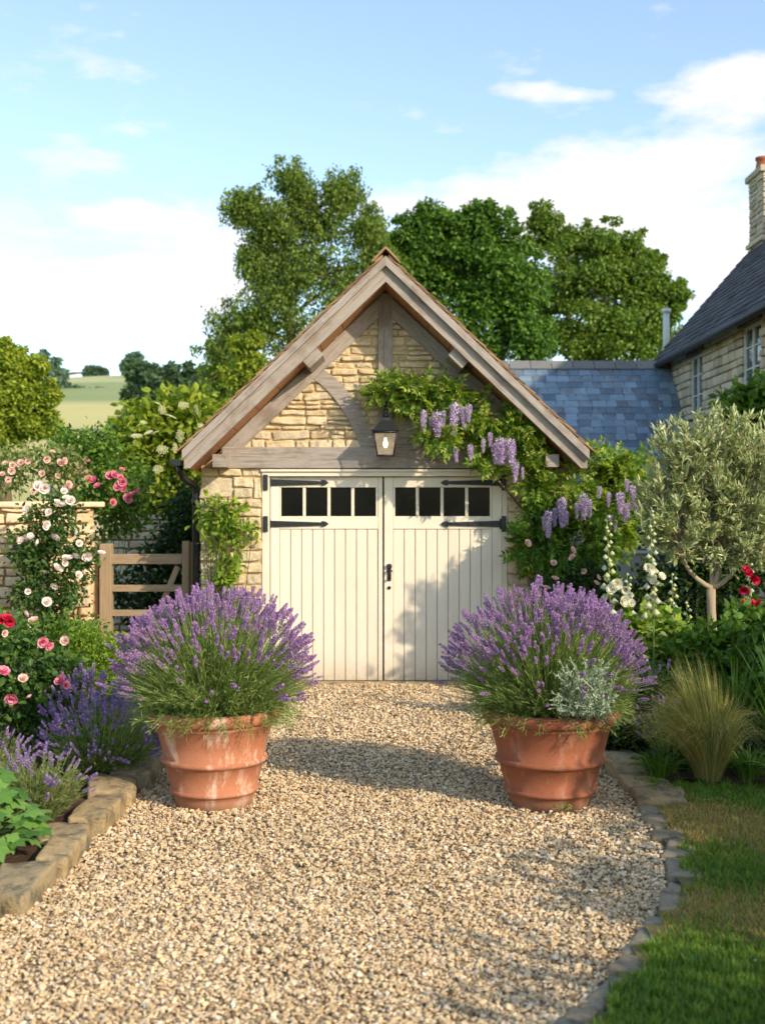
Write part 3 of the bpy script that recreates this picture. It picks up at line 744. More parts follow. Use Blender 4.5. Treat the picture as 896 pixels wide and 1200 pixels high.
def tiled_roof(g, O, U, Vv, W_, H_, tw, th, thick, seed=0, jit=.012, mat=0):
    """O origin at eave, U unit along eave, Vv unit up the slope"""
    r = random.Random(seed); O = np.array(O, float); U = np.array(U, float); Vv = np.array(Vv, float); N_ = np.cross(U, Vv)
    if N_[2] < 0: N_ = -N_
    rows = int(math.ceil(H_ / th))
    for i in range(rows):
        x = -r.uniform(0, tw)
        while x < W_:
            w = tw * r.uniform(.7, 1.3); a = max(x, 0); b = min(x + w, W_)
            if b - a > .03:
                L0 = i * th - r.uniform(0, jit); L1 = min(L0 + th * 1.6, H_)
                zt = thick * r.uniform(.8, 1.25); q = []
                for (u, v) in ((a + .005, L0), (b - .005, L0), (b - .005, L1), (a + .005, L1)):
                    base = thick * 1.15 * (1 - (v - L0) / (th * 1.6)) + r.uniform(-.001, .002)
                    q.append((u, v, base))
                Vt = [O + U * u + Vv * v + N_ * (bs - zt * .0) for u, v, bs in q] + [O + U * u + Vv * v + N_ * (bs + zt) for u, v, bs in q]
                g.add(Vt, np.array([[3, 2, 1, 0], [4, 5, 6, 7], [0, 1, 5, 4], [1, 2, 6, 5], [2, 3, 7, 6], [3, 0, 4, 7]]), mat)
            x += w
g = G(); ca, sa = math.cos(math.atan(SL)), math.sin(math.atan(SL))
for s in (-1, 1):
    x1 = CX + s * 1.95
    tiled_roof(g, (x1, YB - .05, z_top(x1) - .002), (0, 1, 0), (-s * ca, 0, sa), GD + .8, 1.95 / ca - .02, .2, .13, .016, 11 + s, .02)
g_roof = g.build('roof', M['stile'], gar)
g = G(); r = random.Random(4); yy = YB - .06
while yy < YW + GD + .2:
    l = r.uniform(.3, .42)
    P = [(CX - .13, ZA - .075), (CX - .005, ZA + .055), (CX + .005, ZA + .055), (CX + .13, ZA - .075), (CX + .13, ZA - .045), (CX, ZA + .085), (CX - .13, ZA - .045)]
    prism(g, [P[0], P[1], P[2], P[3], P[4], P[5], P[6]], yy, yy + l - .012); yy += l
g.build('ridge', M['stile'], gar)

# door frame
g = G(); fw = gp(316) - DX0 - .003
g.add(*rbox((DX0 + fw / 2, YW + .06, DZ / 2 - .02), (fw / 2, .06, DZ / 2 + .02), .004))
g.add(*rbox((DX1 - .024, YW + .06, DZ / 2 - .02), (.024, .06, DZ / 2 + .02), .004))
g.add(*rbox(((DX0 + DX1) / 2, YW + .055, DZ - .035), ((DX1 - DX0) / 2 - .001, .068, .034), .004))
g.add(*rbox(((DX0 + DX1) / 2, YW + .035, DZ - .012), ((DX1 - DX0) / 2 + .01, .07, .012), .004))
g.build('door_frame', M['trim'], gar)
g = G(); g.add(*rbox(((DX0 + DX1) / 2, YW + .03, .005), ((DX1 - DX0) / 2, .13, .02), .006, (6, 0, 0), .002, 6, 1)); g.build('threshold', M['edge'], gar)
def door(x0, x1, wins, bx0, bx1, s):
    yd = YW + .045; zt = gz(559); zb = .03
    zw0, zw1 = gz(605), gz(571); zr = gz(620)
    g = G(); st = .004
    def fb(a, b, c, d, y0=yd, t=.05): g.add(*rbox(((a + b) / 2, y0 + t / 2, (c + d) / 2), ((b - a) / 2, t / 2, (d - c) / 2), st))
    fb(x0, bx0, zb, zt); fb(bx1, x1, zb, zt)                     # stiles
    fb(bx0 + .001, bx1 - .001, zw1, zt, yd + .002)               # top rail
    fb(bx0 + .001, bx1 - .001, zr, zw0, yd + .002)
    xs = [bx0] + [v for w in wins for v in w] + [bx1]
    for i in range(0, len(xs), 2):
        if xs[i + 1] - xs[i] > .004: fb(xs[i] + .0015, xs[i + 1] - .0015, zw0 + .001, zw1 - .001, yd + .006, .042)
    n = 9; bw = (bx1 - bx0) / n
    for i in range(n): fb(bx0 + i * bw + .0035, bx0 + (i + 1) * bw - .0035, zb, zr - .003, yd + .012, .03)
    g.add(*box_t(bx0, bx1, yd + .034, yd + .045, zb, zr))
    rt = g.build('door', M['paint'], gar)
    def sub(gm, name, m):
        o = gm.build(name, m); o.parent = rt; o.location = -Vector(gar.location); return o
    for a, b in wins:
        g = G(); g.add(*box_t(a - .002, b + .002, yd + .03, yd + .034, zw0 - .002, zw1 + .002)); sub(g, 'pane', M['pane'])
    for zc in (gz(565.5), gz(614)):
        g = G(); xo = (DX0 if s < 0 else DX1); d = -s
        yf = yd - .014
        # plate on the frame, pin and long tapering strap with a spear tip
        g.add(*rbox((xo + d * .035, YW - .012, zc), (.024, .008, .078), .006))
        tube(g, [(xo + d * .058, yf - .006, zc - .05), (xo + d * .058, yf - .006, zc + .05)], .014, 8)
        e = gp(385) - DX0
        pts = [(.05, .034), (.2, .028), (e - .1, .017), (e - .085, .013), (e - .065, .03), (e - .03, .022), (e, .0)]
        poly = [(xo + d * a, zc + b) for a, b in pts] + [(xo + d * a, zc - b) for a, b in pts[::-1][1:]]
        if d < 0: poly = poly[::-1]
        prism(g, poly, yf, yd - .001)
        for q in (.14, .26, .38, .48):
            if q < e - .08: tube(g, [(xo + d * q, yf - .006, zc), (xo + d * q, yf + .004, zc)], .008, 8)
        sub(g, 'strap_hinge', M['iron'])
    return rt, sub, yd
wl = [(gp(a), gp(b)) for a, b in ((329, 354), (358, 383), (387, 411), (415, 440))]
wr = [(gp(a), gp(b)) for a, b in ((463, 487), (491, 516), (520, 545), (549, 574))]
door(gp(316.5), gp(448), wl, gp(327), gp(443), -1)
rt, sub, yd = door(gp(450), gp(588), wr, gp(460.5), gp(577), 1)
g = G(); hx, hz = gp(456), gz(671)
g.add(*rbox((hx, yd - .006, hz), (.019, .006, .085), .005)); g.add(*rbox((hx, yd - .018, hz + .06), (.026, .012, .018), .006))
tube(g, [(hx, yd - .01, hz + .02), (hx, yd - .055, hz + .02), (hx, yd - .055, hz - .06), (hx, yd - .01, hz - .065)], .012, 8)
tube(g, [(hx - .03, yd - .03, hz + .015), (hx + .03, yd - .03, hz + .015)], .009, 8)
sub(g, 'handle', M['iron'])
g = G(); tube(g, [(hx, yd - .012, gz(689)), (hx, yd + .004, gz(689))], .017, 12); tube(g, [(hx, yd - .016, gz(689)), (hx, yd - .011, gz(689))], .008, 8); sub(g, 'keyhole', M['iron'])
# gutter and downpipe on the left
g = G(); xg = CX - 1.98; a = np.linspace(math.pi, 2 * math.pi, 9)
n = len(a); V = [];
for yy in (YB - .06, YW + GD + .2):
    for rr in (.052, .044):
        for t in a: V.append([xg + rr * math.cos(t), yy, 2.19 + rr * math.sin(t)])
Fc = []
for i in range(n - 1): Fc += [[i, i + 1, 2 * n + i + 1, 2 * n + i], [n + i, 3 * n + i, 3 * n + i + 1, n + i + 1], [i, n + i, n + i + 1, i + 1]]
g.add(V, np.array(Fc)); g.add(*rbox((xg, YB - .05, 2.165), (.046, .006, .03), .004)); g.build('gutter', M['iron'], gar)
g = G(); xd = XL - .05
tube(g, [(xg, YB + .2, 2.15), (xg, YB + .2, 2.09), (xg + .02, YB + .3, 2.03), (xd, YW + .02, 1.96), (xd, YW + .05, 1.88), (xd, YW + .05, .02)], .034, 12)
for zc in (1.8, .9): tube(g, [(xd, YW + .05, zc - .03), (xd, YW + .05, zc + .03)], .043, 12)
g.build('downpipe', M['iron'], gar)

# lantern
YLN = YW - .28
def lz(py): return EYE - (py - 600) / 1400 * YLN
lx = (451.5 - 448) / 1400 * YLN
lan = thing('lantern', 'black four sided wall lantern with glowing bulb above the garage doors', 'lantern', (lx, YLN, lz(536)))
def fr(g, z, h, sgn=1):
    return [(lx - h, YLN - h, z), (lx + h, YLN - h, z), (lx + h, YLN + h, z), (lx - h, YLN + h, z)]
zb, zt, hb, ht = lz(534), lz(507), .078, .112
A = fr(g, zb, hb); B = fr(g, zt, ht); g = G()
for i in range(4):
    tube(g, [A[i], B[i]], .008, 6); tube(g, [A[i], A[(i + 1) % 4]], .009, 6); tube(g, [B[i], B[(i + 1) % 4]], .01, 6)
g.add(*box_t(lx - hb, lx + hb, YLN - hb, YLN + hb, zb - .008, zb))
C1 = fr(g, zt + .012, ht + .018); C2 = fr(g, lz(493), .045); C3 = fr(g, lz(489), .035)
for P, Q in ((C1, C2), (C2, C3)):
    g.add(P + Q, np.array([[i, (i + 1) % 4, 4 + (i + 1) % 4, 4 + i] for i in range(4)]))
g.add(C3, np.array([[0, 1, 2, 3]])); g.add(C1, np.array([[3, 2, 1, 0]]))
lathe(g, [(.0, lz(489)), (.03, lz(489)), (.034, lz(486)), (.018, lz(484)), (.02, lz(481)), (.012, lz(478)), (0, lz(477))], (lx, YLN, 0), 12)
g.build('frame', M['iron'], lan)
g = G()
for i in range(4):
    j = (i + 1) % 4; g.add([A[i], A[j], B[j], B[i]], np.array([[0, 1, 2, 3]]))
g.build('glass', M['lglass'], lan)
g = G(); lathe(g, [(0, lz(525)), (.014, lz(524.5)), (.026, lz(521)), (.022, lz(518)), (.012, lz(515)), (.012, lz(513)), (0, lz(512.9))], (lx, YLN, 0), 12); g.build('bulb', M['bulb'], lan)
g = G(); tube(g, [(lx, YLN, lz(513)), (lx, YLN, zt + .01)], .012, 8); g.build('lamp_holder', M['iron'], lan)
g = G(); pts = [(lx, YLN, lz(479)), (lx, YLN, lz(468)), (lx, YLN + .04, lz(461)), (lx, YLN + .12, lz(460)), (lx, YT + .002, lz(466))]
tube(g, pts, .01, 8); tube(g, [(lx, YT - .01, lz(470)), (lx, YLN + .06, lz(462))], .007, 6)
g.add(*rbox((lx, YT - .004, lz(466)), (.03, .006, .07), .004)); g.build('bracket', M['iron'], lan)

# ------------------------------------------------------------------ slate roofed outbuilding + farmhouse
XF = 6.12
ob = thing('outbuilding', 'low building with blue slate roof joining the farmhouse behind the garage', 'outbuilding', (4, 25, 0))
g = G(); OX0 = 1.8
tiled_roof(g, (OX0, 22.9, 2.25), (1, 0, 0), (0, 1 / math.sqrt(2), 1 / math.sqrt(2)), XF - OX0 - .01, 2.6 * math.sqrt(2), .23, .205, .009, 21, .008)
tiled_roof(g, (OX0, 28.1, 2.25), (1, 0, 0), (0, -1 / math.sqrt(2), 1 / math.sqrt(2)), XF - OX0 - .01, 2.6 * math.sqrt(2), .23, .205, .009, 22, .008)
g.build('roof', M['slate'], ob)
g = G(); x = OX0; r = random.Random(3)
while x < XF - .05:
    l = min(.45, XF - x); g2 = [(x, 4.84), (x + l - .015, 4.84)]
    V = []
    for xx in (x, x + l - .015):
        V += [[xx, 25.33, 4.74], [xx, 25.5, 4.93], [xx, 25.67, 4.74]]
    g.add(V, [np.array([[0, 3, 4, 1], [1, 4, 5, 2]]), np.array([[0, 1, 2], [5, 4, 3]])]); x += l
g.build('ridge', M['ridge'], ob)
g = G(); g.add(*box_t(OX0 + .1, XF - .03, 23.1, 27.9, -.05, 2.3)); prism2 = [[23.1, 2.3], [27.9, 2.3], [25.5, 4.7]]
for xx in (OX0 + .1,):
    V = [[xx, p[0], p[1]] for p in prism2] + [[xx + .2, p[0], p[1]] for p in prism2]; g.add(V, [np.array([[0, 2, 1], [3, 4, 5]]), np.array([[0, 1, 4, 3], [1, 2, 5, 4], [2, 0, 3, 5]])])
g.build('wall', M['render_wall'], ob)
g = G()
tube(g, [(OX0, 22.83, 2.22), (XF - .1, 22.83, 2.22)], .06, 8); g.build('gutter', M['iron'], ob)
g = G(); xq = (766 - 448) / 1400 * 23.05; tube(g, [(xq, 22.88, 2.2), (xq, 23.03, 2.0), (xq, 23.03, 0)], .05, 8); g.build('downpipe', M['iron'], ob)
g = G(); xw = (744 - 448) / 1400 * 23.05
for b_ in ((xw - .32, xw - .26, .9, 1.9), (xw + .26, xw + .32, .9, 1.9), (xw - .26, xw + .26, 1.84, 1.9), (xw - .26, xw + .26, .9, .96), (xw - .02, xw + .02, .96, 1.84)):
    g.add(*box_t(b_[0], b_[1], 23.04, 23.09, b_[2], b_[3]))
wf = g.build('window', M['white_frame'], ob)
g = G(); g.add(*box_t(xw - .26, xw + .26, 23.075, 23.085, .96, 1.84)); o = g.build('pane', M['wglass']); o.parent = wf; o.location = -Vector(ob.location)
g = G(); tube(g, [at(780, 430, 27.5), at(780, 366, 27.5)], .075, 10); tube(g, [at(780, 366.5, 27.5), at(780, 362, 27.5)], .11, 10)
g.build('flue', M['white_frame'], ob)

fh = thing('farmhouse', 'tall stone farmhouse with dark stone tiled roof and brick chimney at the right edge', 'farmhouse', (XF, 19, 0))
FY0, FY1, ZE = 14.5, 26.2, 4.95
g = G()
g.add(*box_t(XF + .115, XF + 6.4, FY0 + .05, FY1 - .05, -.05, ZE + .1), 1)
rx = XF + 3.25; rz = ZE + .1 + 3.2 * 1.14
for yy in (FY0 + .05, FY1 - .3):
    prism(g, [(XF + .05, ZE + .1), (XF + 6.4, ZE + .1), (rx, rz)], yy, yy + .25, 1)
wins = []   # (y0,y1,z0,z1)
def wy(px): return XF * 1400 / (px - 448)
for pa, pb, pt, pbm in ((821.5, 807, 412, 484), (889, 868, 374, 452)):
    y0, y1 = wy(pa), wy(pb); ym = (y0 + y1) / 2
    wins.append((y0, y1, EYE + (600 - pbm) / 1400 * wy(pa), EYE + (600 - pt) / 1400 * wy(pa)))
wins.append((16.0, 17.1, wins[1][2], wins[1][3])); wins.append((21.6, 22.7, 1.0, 2.3)); wins.append((17.2, 18.3, 1.0, 2.3))
r = random.Random(5); z = 0; k = 0
while z < ZE:
    h = r.uniform(.13, .2); y = FY0
    while y < FY1:
        w = r.uniform(.22, .5); k += 1
        blk = [wn for wn in wins if wn[0] < y + w and wn[1] > y and wn[2] - .02 < z + h and wn[3] + .1 > z]
        if blk:
            wn = blk[0]
            if y < wn[0] - .08: w = wn[0] - y
            else: y = max(wn[1], y + .01); continue
        P, Fc = rbox((0, y + w / 2, z + h / 2), (.06, w / 2 - .009, h / 2 - .009), .02, (0, 1, 1), .008, 12, k); P[:, 0] += XF + .06 + r.uniform(-.012, .012)
        g.add(P, Fc, 0, True); y += w
    z += h
# gable facing the camera
stone_fill(g, 0, 6.3, 0, rz - .1, 0, .09, (.14, .2), (.25, .5), lambda zz: ((0, 6.3) if zz < ZE else ((zz - ZE) * .88, 6.3 - (zz - ZE) * .88)), 31, 0, False, org=(XF + .05, FY0 + .035, 0), ax=(1, 0))
g.build('wall', [M['stone_far'], M['mortar_far']], fh)
g = G(); k2 = 1 / math.sqrt(1 + 1.14 ** 2)
OH = .28
tiled_roof(g, (XF - OH, FY0 - .15, ZE - .1), (0, 1, 0), (k2, 0, 1.14 * k2), FY1 - FY0 + .3, (3.25 + OH) / k2, .32, .2, .022, 41, .03)
tiled_roof(g, (XF + 6.5 + OH, FY0 - .15, ZE - .1), (0, 1, 0), (-k2, 0, 1.14 * k2), FY1 - FY0 + .3, (3.25 + OH) / k2, .32, .2, .022, 42, .03)
V = [[XF - OH, FY0 - .15, ZE - .13], [XF - OH, FY1 + .15, ZE - .13], [rx, FY1 + .15, rz + .05], [rx, FY0 - .15, rz + .05], [XF + 6.5 + OH, FY0 - .15, ZE - .13], [XF + 6.5 + OH, FY1 + .15, ZE - .13]]
g.add(V, np.array([[0, 1, 2, 3], [3, 2, 5, 4]])); g.build('roof', M['dark_slate'], fh)
g = G(); tube(g, [(XF - OH - .02, FY0 - .1, ZE - .13), (XF - OH - .02, FY1 + .1, ZE - .13)], .065, 8); g.build('gutter', M['iron'], fh)
cx_, cy_ = 8.53, 25.75
g = G(); stone_fill(g, -.5, .5, 6.6, 8.92, 0, .1, (.1, .14), (.2, .34), None, 51, 0, False, org=(cx_, cy_ - .45), ax=(1, 0))
stone_fill(g, -.45, .45, 6.6, 8.92, 0, .1, (.1, .14), (.2, .34), None, 52, 0, False, org=(cx_ - .46, cy_), ax=(0, 1))
g.add(*box_t(cx_ - .45, cx_ + .5, cy_ - .42, cy_ + .45, 6.4, 8.92), 1); g.add(*rbox((cx_, cy_, 8.97), (.57, .55, .07), .02), 0)
g.add(*rbox((cx_, cy_, 7.5), (.56, .54, .05), .02), 0)
ch = g.build('chimney', [M['stone_far'], M['mortar_far']], fh)
g = G(); lathe(g, [(.13, 9.03), (.14, 9.15), (.11, 9.32), (.14, 9.34), (.14, 9.4), (.1, 9.4), (.1, 9.1)], (cx_ - .3, cy_ + .2, 0), 14)
o = g.build('chimney_pot', M['pot_r']); o.parent = ch; o.location = -Vector(fh.location)
for (y0, y1, z0, z1) in wins:
    g = G(); xx = XF + .075
    def fb(a, b, c, d, t=.05): g.add(*box_t(xx - t / 2, xx + t / 2, a, b, c, d))
    e = .06
    fb(y0, y0 + e, z0, z1); fb(y1 - e, y1, z0, z1); fb(y0 + e, y1 - e, z1 - e, z1); fb(y0 + e, y1 - e, z0, z0 + e)
    ym = (y0 + y1) / 2; fb(ym - .03, ym + .03, z0 + e, z1 - e)
    for q in (1, 2): zz = z0 + (z1 - z0) * q / 3; fb(y0 + e, ym - .031, zz - .012, zz + .012, .03); fb(ym + .031, y1 - e, zz - .012, zz + .012, .03)
    wf = g.build('window', M['white_frame'], fh)
    def subf(gm, nm, m): o = gm.build(nm, m); o.parent = wf; o.location = -Vector(fh.location)
    g = G(); g.add(*box_t(xx + .008, xx + .014, y0 + e, y1 - e, z0 + e, z1 - e)); subf(g, 'pane', M['wglass'])
    g = G(); g.add(*rbox((XF + .03, ym, z0 - .04), (.11, (y1 - y0) / 2 + .06, .035), .01)); subf(g, 'sill', M['stone_far'])
    g = G(); g.add(*rbox((XF + .03, ym, z1 + .06), (.075, (y1 - y0) / 2 + .12, .055), .01)); subf(g, 'lintel', M['bark'])

# ------------------------------------------------------------------ garden wall, gate, far wall
gw = thing('garden_wall', 'peach coloured rubble garden wall with flat coping behind the climbing rose', 'wall', (-4, 12, 0))
o0 = np.array([-6.4, 11.35]); o1 = np.array([-2.98, 12.25]); axw = (o1 - o0) / np.linalg.norm(o1 - o0); LW = np.linalg.norm(o1 - o0)
def zwall(u): return 2.02 - .18 * (u / LW) ** 1
g = G(); stone_fill(g, 0, LW, 0, 1.74, 0, .1, (.06, .14), (.13, .34), None, 61, 0, True, org=(o0[0], o0[1]), ax=axw, gap=.016)
stone_fill(g, 0, LW * .72, 1.74, 1.84, 0, .1, (.05, .06), (.13, .3), None, 62, 0, True, org=(o0[0], o0[1]), ax=axw, gap=.016)
nv = np.array([-axw[1], axw[0]])
def wbox(g, u0, u1, d0, d1, z0, z1, mat=0):
    q = [o0 + axw * u + nv * d for u, d in ((u0, d0), (u1, d0), (u1, d1), (u0, d1))]
    V = [[p[0], p[1], z0] for p in q] + [[p[0], p[1], z1] for p in q]
    g.add(V, np.array([[3, 2, 1, 0], [4, 5, 6, 7], [0, 1, 5, 4], [1, 2, 6, 5], [2, 3, 7, 6], [3, 0, 4, 7]]), mat)
wbox(g, 0, LW - .03, .02, .4, -.05, 1.735, 1); wbox(g, 0, LW * .72, .02, .4, 1.736, 1.83, 1)
stone_fill(g, 0, .42, 0, 1.74, 0, .1, (.08, .15), (.13, .24), None, 63, 0, True, org=tuple(o1 - axw * .03), ax=nv, gap=.016)
g.build('wall_face', [M['wallstone'], M['mortar']], gw)
g = G(); u = -.05; r = random.Random(8)
while u < LW + .05:
    l = r.uniform(.45, .8); z = 1.775 if u > LW * .7 else 1.87
    if u < LW * .7 < u + l: l = LW * .72 - u
    P, Fc = rbox((0, 0, 0), (l / 2 - .006, .26, .028), .012, (4, 2, 0), .007, 9, int(u * 100) + 500)
    q = o0 + axw * (u + l / 2) + nv * .18
    W_ = np.stack([q[0] + P[:, 0] * axw[0] + P[:, 1] * nv[0], q[1] + P[:, 0] * axw[1] + P[:, 1] * nv[1], z + P[:, 2] + r.uniform(-.006, .006)], 1)
    g.add(W_, Fc, 0, True); u += l
g.build('coping', M['wallstone'], gw)

fw_ = thing('ruined_wall', 'grey rubble wall seen over the gate below the pink roses', 'wall', (-4, 17, 0))
g = G(); stone_fill(g, -5.3, -2.6, 0, 1.6, 17, .1, (.08, .16), (.14, .34), None, 71, 0, True, gap=.02); g.add(*box_t(-5.28, -2.62, 17.02, 17.35, -.05, 1.59), 1)
g.add(*rbox((-3.95, 17.15, 1.63), (1.4, .24, .03), .01, (8, 1, 0), .006, 5, 3)); g.build('wall_face', [M['stone_far'], M['mortar']], fw_)

gate = thing('garden_gate', 'weathered oak field gate with diagonal brace between wall and garage', 'gate', (-2.4, 12.4, 0))
def gpt(px, py, Y=12.4): p = at(px, py, Y); return p[0], p[2]
def post(px0, px1, ptop, Y, pointed=False, nm='gate_post', root=gate):
    x0, _ = gpt(px0, 0, Y); x1, zt = gpt(px1, ptop, Y)
    P, Fc = rbox(((x0 + x1) / 2, Y, zt / 2 - .05), ((x1 - x0) / 2, .06, zt / 2 + .05), .008, (0, 0, 6), .003, 6, int(px0))
    if pointed:
        top = P[:, 2] > zt - .012; P[top, 2] -= np.abs(P[top, 0] - (x0 + x1) / 2) * .9 - .02
    g = G(); g.add(P, Fc); return g.build(nm, M['oak_gate'], root)
post(107.5, 117, 640, 12.45); post(118, 132, 634, 12.38, True)
post(214.5, 222.5, 634, 12.38); post(223, 231, 636, 12.46)
def rail(a, b, w, t=.035, Y=12.36, nm='rail'):
    o = beam(nm, a, b, w, t, Y, M['oak_rail'], gate, .004, .0015)
x0, x1 = gpt(132, 0)[0], gpt(214.5, 0)[0]
for py, w in ((655, .105), (689, .07), (718, .065), (745, .065), (775, .075)):
    rail((x0 + .003, gpt(0, py)[1]), (x1 - .003, gpt(0, py)[1]), w)
rail((gpt(176, 0)[0], gpt(0, 742)[1]), (gpt(208, 0)[0], gpt(0, 664)[1]), .06, .03, 12.397, 'brace')

# ------------------------------------------------------------------ foliage kit
def clumps(lobes, Y, ry=None, per=30, surf=.55, r=rng, depthf=1.0):
    """points through px-defined lobes, biased to the outside"""
    C = []; 
    for lb in lobes:
        px, py, rx, rz = lb[:4]; dy = lb[4] if len(lb) > 4 else 0; Yl = Y + dy
        c = at(px, py, Yl); s = Yl / 1400; R3 = np.array([rx * s, (ry if ry else (rx + rz) / 2 * s) * depthf, rz * s])
        n = max(3, int(per * (len(lb) > 5 and lb[5] or 1)))
        d = unit(r.normal(size=(n, 3))); rad = surf + (1 - surf) * r.uniform(0, 1, n) ** .6
        C.append((c, R3, c + d * rad[:, None] * R3, d))
    return C
def add_leaves(g, cen, sig, n, tpl, s0, s1, mat=0, droop=.2, out=None, upb=.8, flat=.8):
    K = len(cen); P = np.repeat(cen, n, 0) + np.clip(rng.normal(size=(K * n, 3)), -1.7, 1.7) * sig * np.array([1, 1, flat])
    d = rng.normal(size=(K * n, 3)) * .8; d[:, 2] -= droop
    if out is not None: d += np.repeat(out, n, 0) * .8
    up = rng.normal(size=(K * n, 3)) * .55 + np.array([0, 0, upb])
    inst(g, tpl, P, frames(d, up), rng.uniform(s0, s1, K * n), mat)
def tree(name, label, cat, lobes, Y, base_px, trunk_r, leafmat, tpl=LD, s=(.1, .18), per=36, n=45, sig=.3, group=None, droop=.2, bark='bark', base_z=0, depthf=.8, surf=.45, bare=.3, flat=.8):
    bx = (base_px - 448) / 1400 * Y; root = thing(name, label, cat, (bx, Y, base_z), group)
    C = clumps(lobes, Y, None, per, surf, depthf=depthf)
    g = G(); gt = G()
    zs = [c[0][2] for c in C]; zmin, zmax = min(zs), max(zs)
    topc = C[int(np.argmax(zs))][0]; tz = zmin + .75 * (zmax - zmin)
    def trunk(t): return np.array([bx, Y, base_z]) * (1 - t) + np.array([bx + (topc[0] - bx) * .35, Y, tz]) * t + np.array([.03 * math.sin(t * 5) * tz, 0, 0])
    ts = np.linspace(0, 1, 9); tube(gt, [trunk(t) for t in ts], trunk_r * (1 - .75 * ts) * np.where(ts == 0, 1.3, 1), 9)
    for c, R3, P, d in C:
        t = np.clip((c[2] - base_z - R3[2] * 1.1) / (tz - base_z), .18, .97); a = trunk(t); q = np.linspace(0, 1, 5)[:, None]
        ln = a * (1 - q) + c * q; ln[:, 2] += np.sin(q[:, 0] * 3.14) * .12 * np.linalg.norm(c - a) * .4
        tube(gt, ln, trunk_r * (.26 - .18 * q[:, 0]), 6)
        K = max(9, int(per * .5)); dd = unit(rng.normal(size=(K, 3)) + np.array([0, 0, .25])); Rm = R3.mean()
        SP = c + dd * R3 * rng.uniform(.2, 1.0, (K, 1)); SP = np.concatenate([SP, c + unit(rng.normal(size=(3, 3)) + np.array([0, 0, .7])) * R3 * rng.uniform(1.05, 1.35, (3, 1))])
        big = np.concatenate([rng.uniform(.2, .5, K), rng.uniform(.1, .2, 3)]) * Rm
        for p in SP:
            m = (c + p) / 2 + rng.normal(size=3) * .08 * np.linalg.norm(p - c); tube(gt, [c, m, p], [trunk_r * .09, trunk_r * .05, trunk_r * .02], 4, cap=False)
        nl = (per * n * (big / big.sum()) * 1.15).astype(int) + 8
        cen = np.repeat(SP, nl, 0); br = np.repeat(big, nl)[:, None]; od = unit(rng.normal(size=(len(cen), 3)) + np.array([0, 0, .15]))
        rr_ = rng.uniform(.25, 1.3, (len(cen), 1)) ** .6; P2 = cen + od * rr_ * br * np.array([1.15, 1.15, .75])
        if droop > .6:
            st = rng.integers(0, max(2, int(len(cen) / 14)), len(cen)); h = np.random.default_rng(5).normal(size=(st.max() + 1, 3)); P2 = cen + unit(h[st]) * br * np.array([1.2, 1.2, .5]); P2[:, 2] -= rng.uniform(0, 1, len(cen)) ** 1.3 * br[:, 0] * 2.2; P2 += rng.normal(size=P2.shape) * .05
        ld = od * .8 + rng.normal(size=od.shape) * .6; ld[:, 2] -= droop
        inst(g, tpl, P2, frames(ld, od * .9 + rng.normal(size=od.shape) * .45 + np.array([0, 0, .5])), rng.uniform(s[0], s[1], len(P2)))
    gt.build('trunk', M[bark], root); g.build('crown', M[leafmat], root); return root
def shrub(name, label, cat, lobes, Y, leafmat, tpl=LD, s=(.04, .07), per=20, n=30, sig=.07, group=None, droop=.1, depth=None, stems=True, root=None, surf=.4, upb=.8, depthf=.9, stemmat='stem', build=True):
    c0 = at(lobes[0][0], lobes[0][1], Y)
    if root is None: root = thing(name, label, cat, (c0[0], Y, .04), group)
    C = clumps(lobes, Y, depth, per, surf, depthf=depthf); g = G(); gs = G()
    for c, R3, P, d in C:
        add_leaves(g, P, sig, n, tpl, s[0], s[1], 0, droop, d, upb)
        if stems:
            for p in P[:2]:
                b = np.array([c0[0] + (p[0] - c0[0]) * .3 + rng.normal() * .04, Y + rng.normal() * .05, .03]); tube(gs, [b, (b + p) / 2 + rng.normal(size=3) * .03, p], [.007, .005, .003], 4, cap=False)
    if stems: gs.build('stems', M[stemmat], root)
    g.build('foliage', M[leafmat], root); return root
def flowers(root, pts, tpl, r0, r1, m, name='flower', toward=(0.2, -1, .5)):
    """each bloom is its own part, sharing its mesh"""
    protos = []
    for t in (tpl if isinstance(tpl, list) else [tpl]):
        g = G(); g.add(t[0], t[1], 0, True); o = g.build(name, m); me = o.data; bpy.data.objects.remove(o); protos.append(me)
    for p in pts:
        o = bpy.data.objects.new(name, random.choice(protos)); COL.objects.link(o); o.parent = root
        d = Vector(toward) + Vector([random.gauss(0, .6) for _ in range(3)])
        o.rotation_euler = d.to_track_quat('Z', 'Y').to_euler(); o.location = Vector(p) - Vector(root.location)
        o.scale = [random.uniform(r0, r1)] * 3

# ------------------------------------------------------------------ pots and lavender
PROF = [(.0, .03), (.205, .0), (.214, .004), (.226, .05), (.236, .078), (.25, .082), (.255, .092), (.25, .103), (.243, .107), (.262, .17), (.275, .232), (.293, .238), (.302, .25), (.295, .264), (.283, .268), (.300, .34), (.322, .425), (.333, .432), (.338, .44), (.335, .45), (.352, .455), (.366, .465), (.372, .487), (.368, .508), (.356, .518), (.34, .518), (.328, .505), (.318, .45), (.30, .44), (0, .44)]
def pot(x, Y, m, label, sc=1.0):
    root = thing('flower_pot', label, 'flower pot', (x, Y, 0), 'terracotta flower pots on the gravel')
    g = G(); P = [(r * sc, z * 1.09) for r, z in PROF if not (z == .44 and r < .31)]
    P.append((.31 * sc, .46)); lathe(g, P, (x, Y, 0), 72, amp=.004, seed=int(Y * 10)); g.build('pot', m, root)
    g = G(); lathe(g, [(.318 * sc, .495), (.15, .51), (0, .515)], (x, Y, 0), 24); g.build('soil', M['soil'], root); return root
POTY = 6.95
XPL, XPR = (252.5 - 448) / 200, (642.5 - 448) / 200
pot(XPL, POTY, M['pot_l'], 'weathered pale terracotta pot with chalky white bloom left of the drive', 1.03)
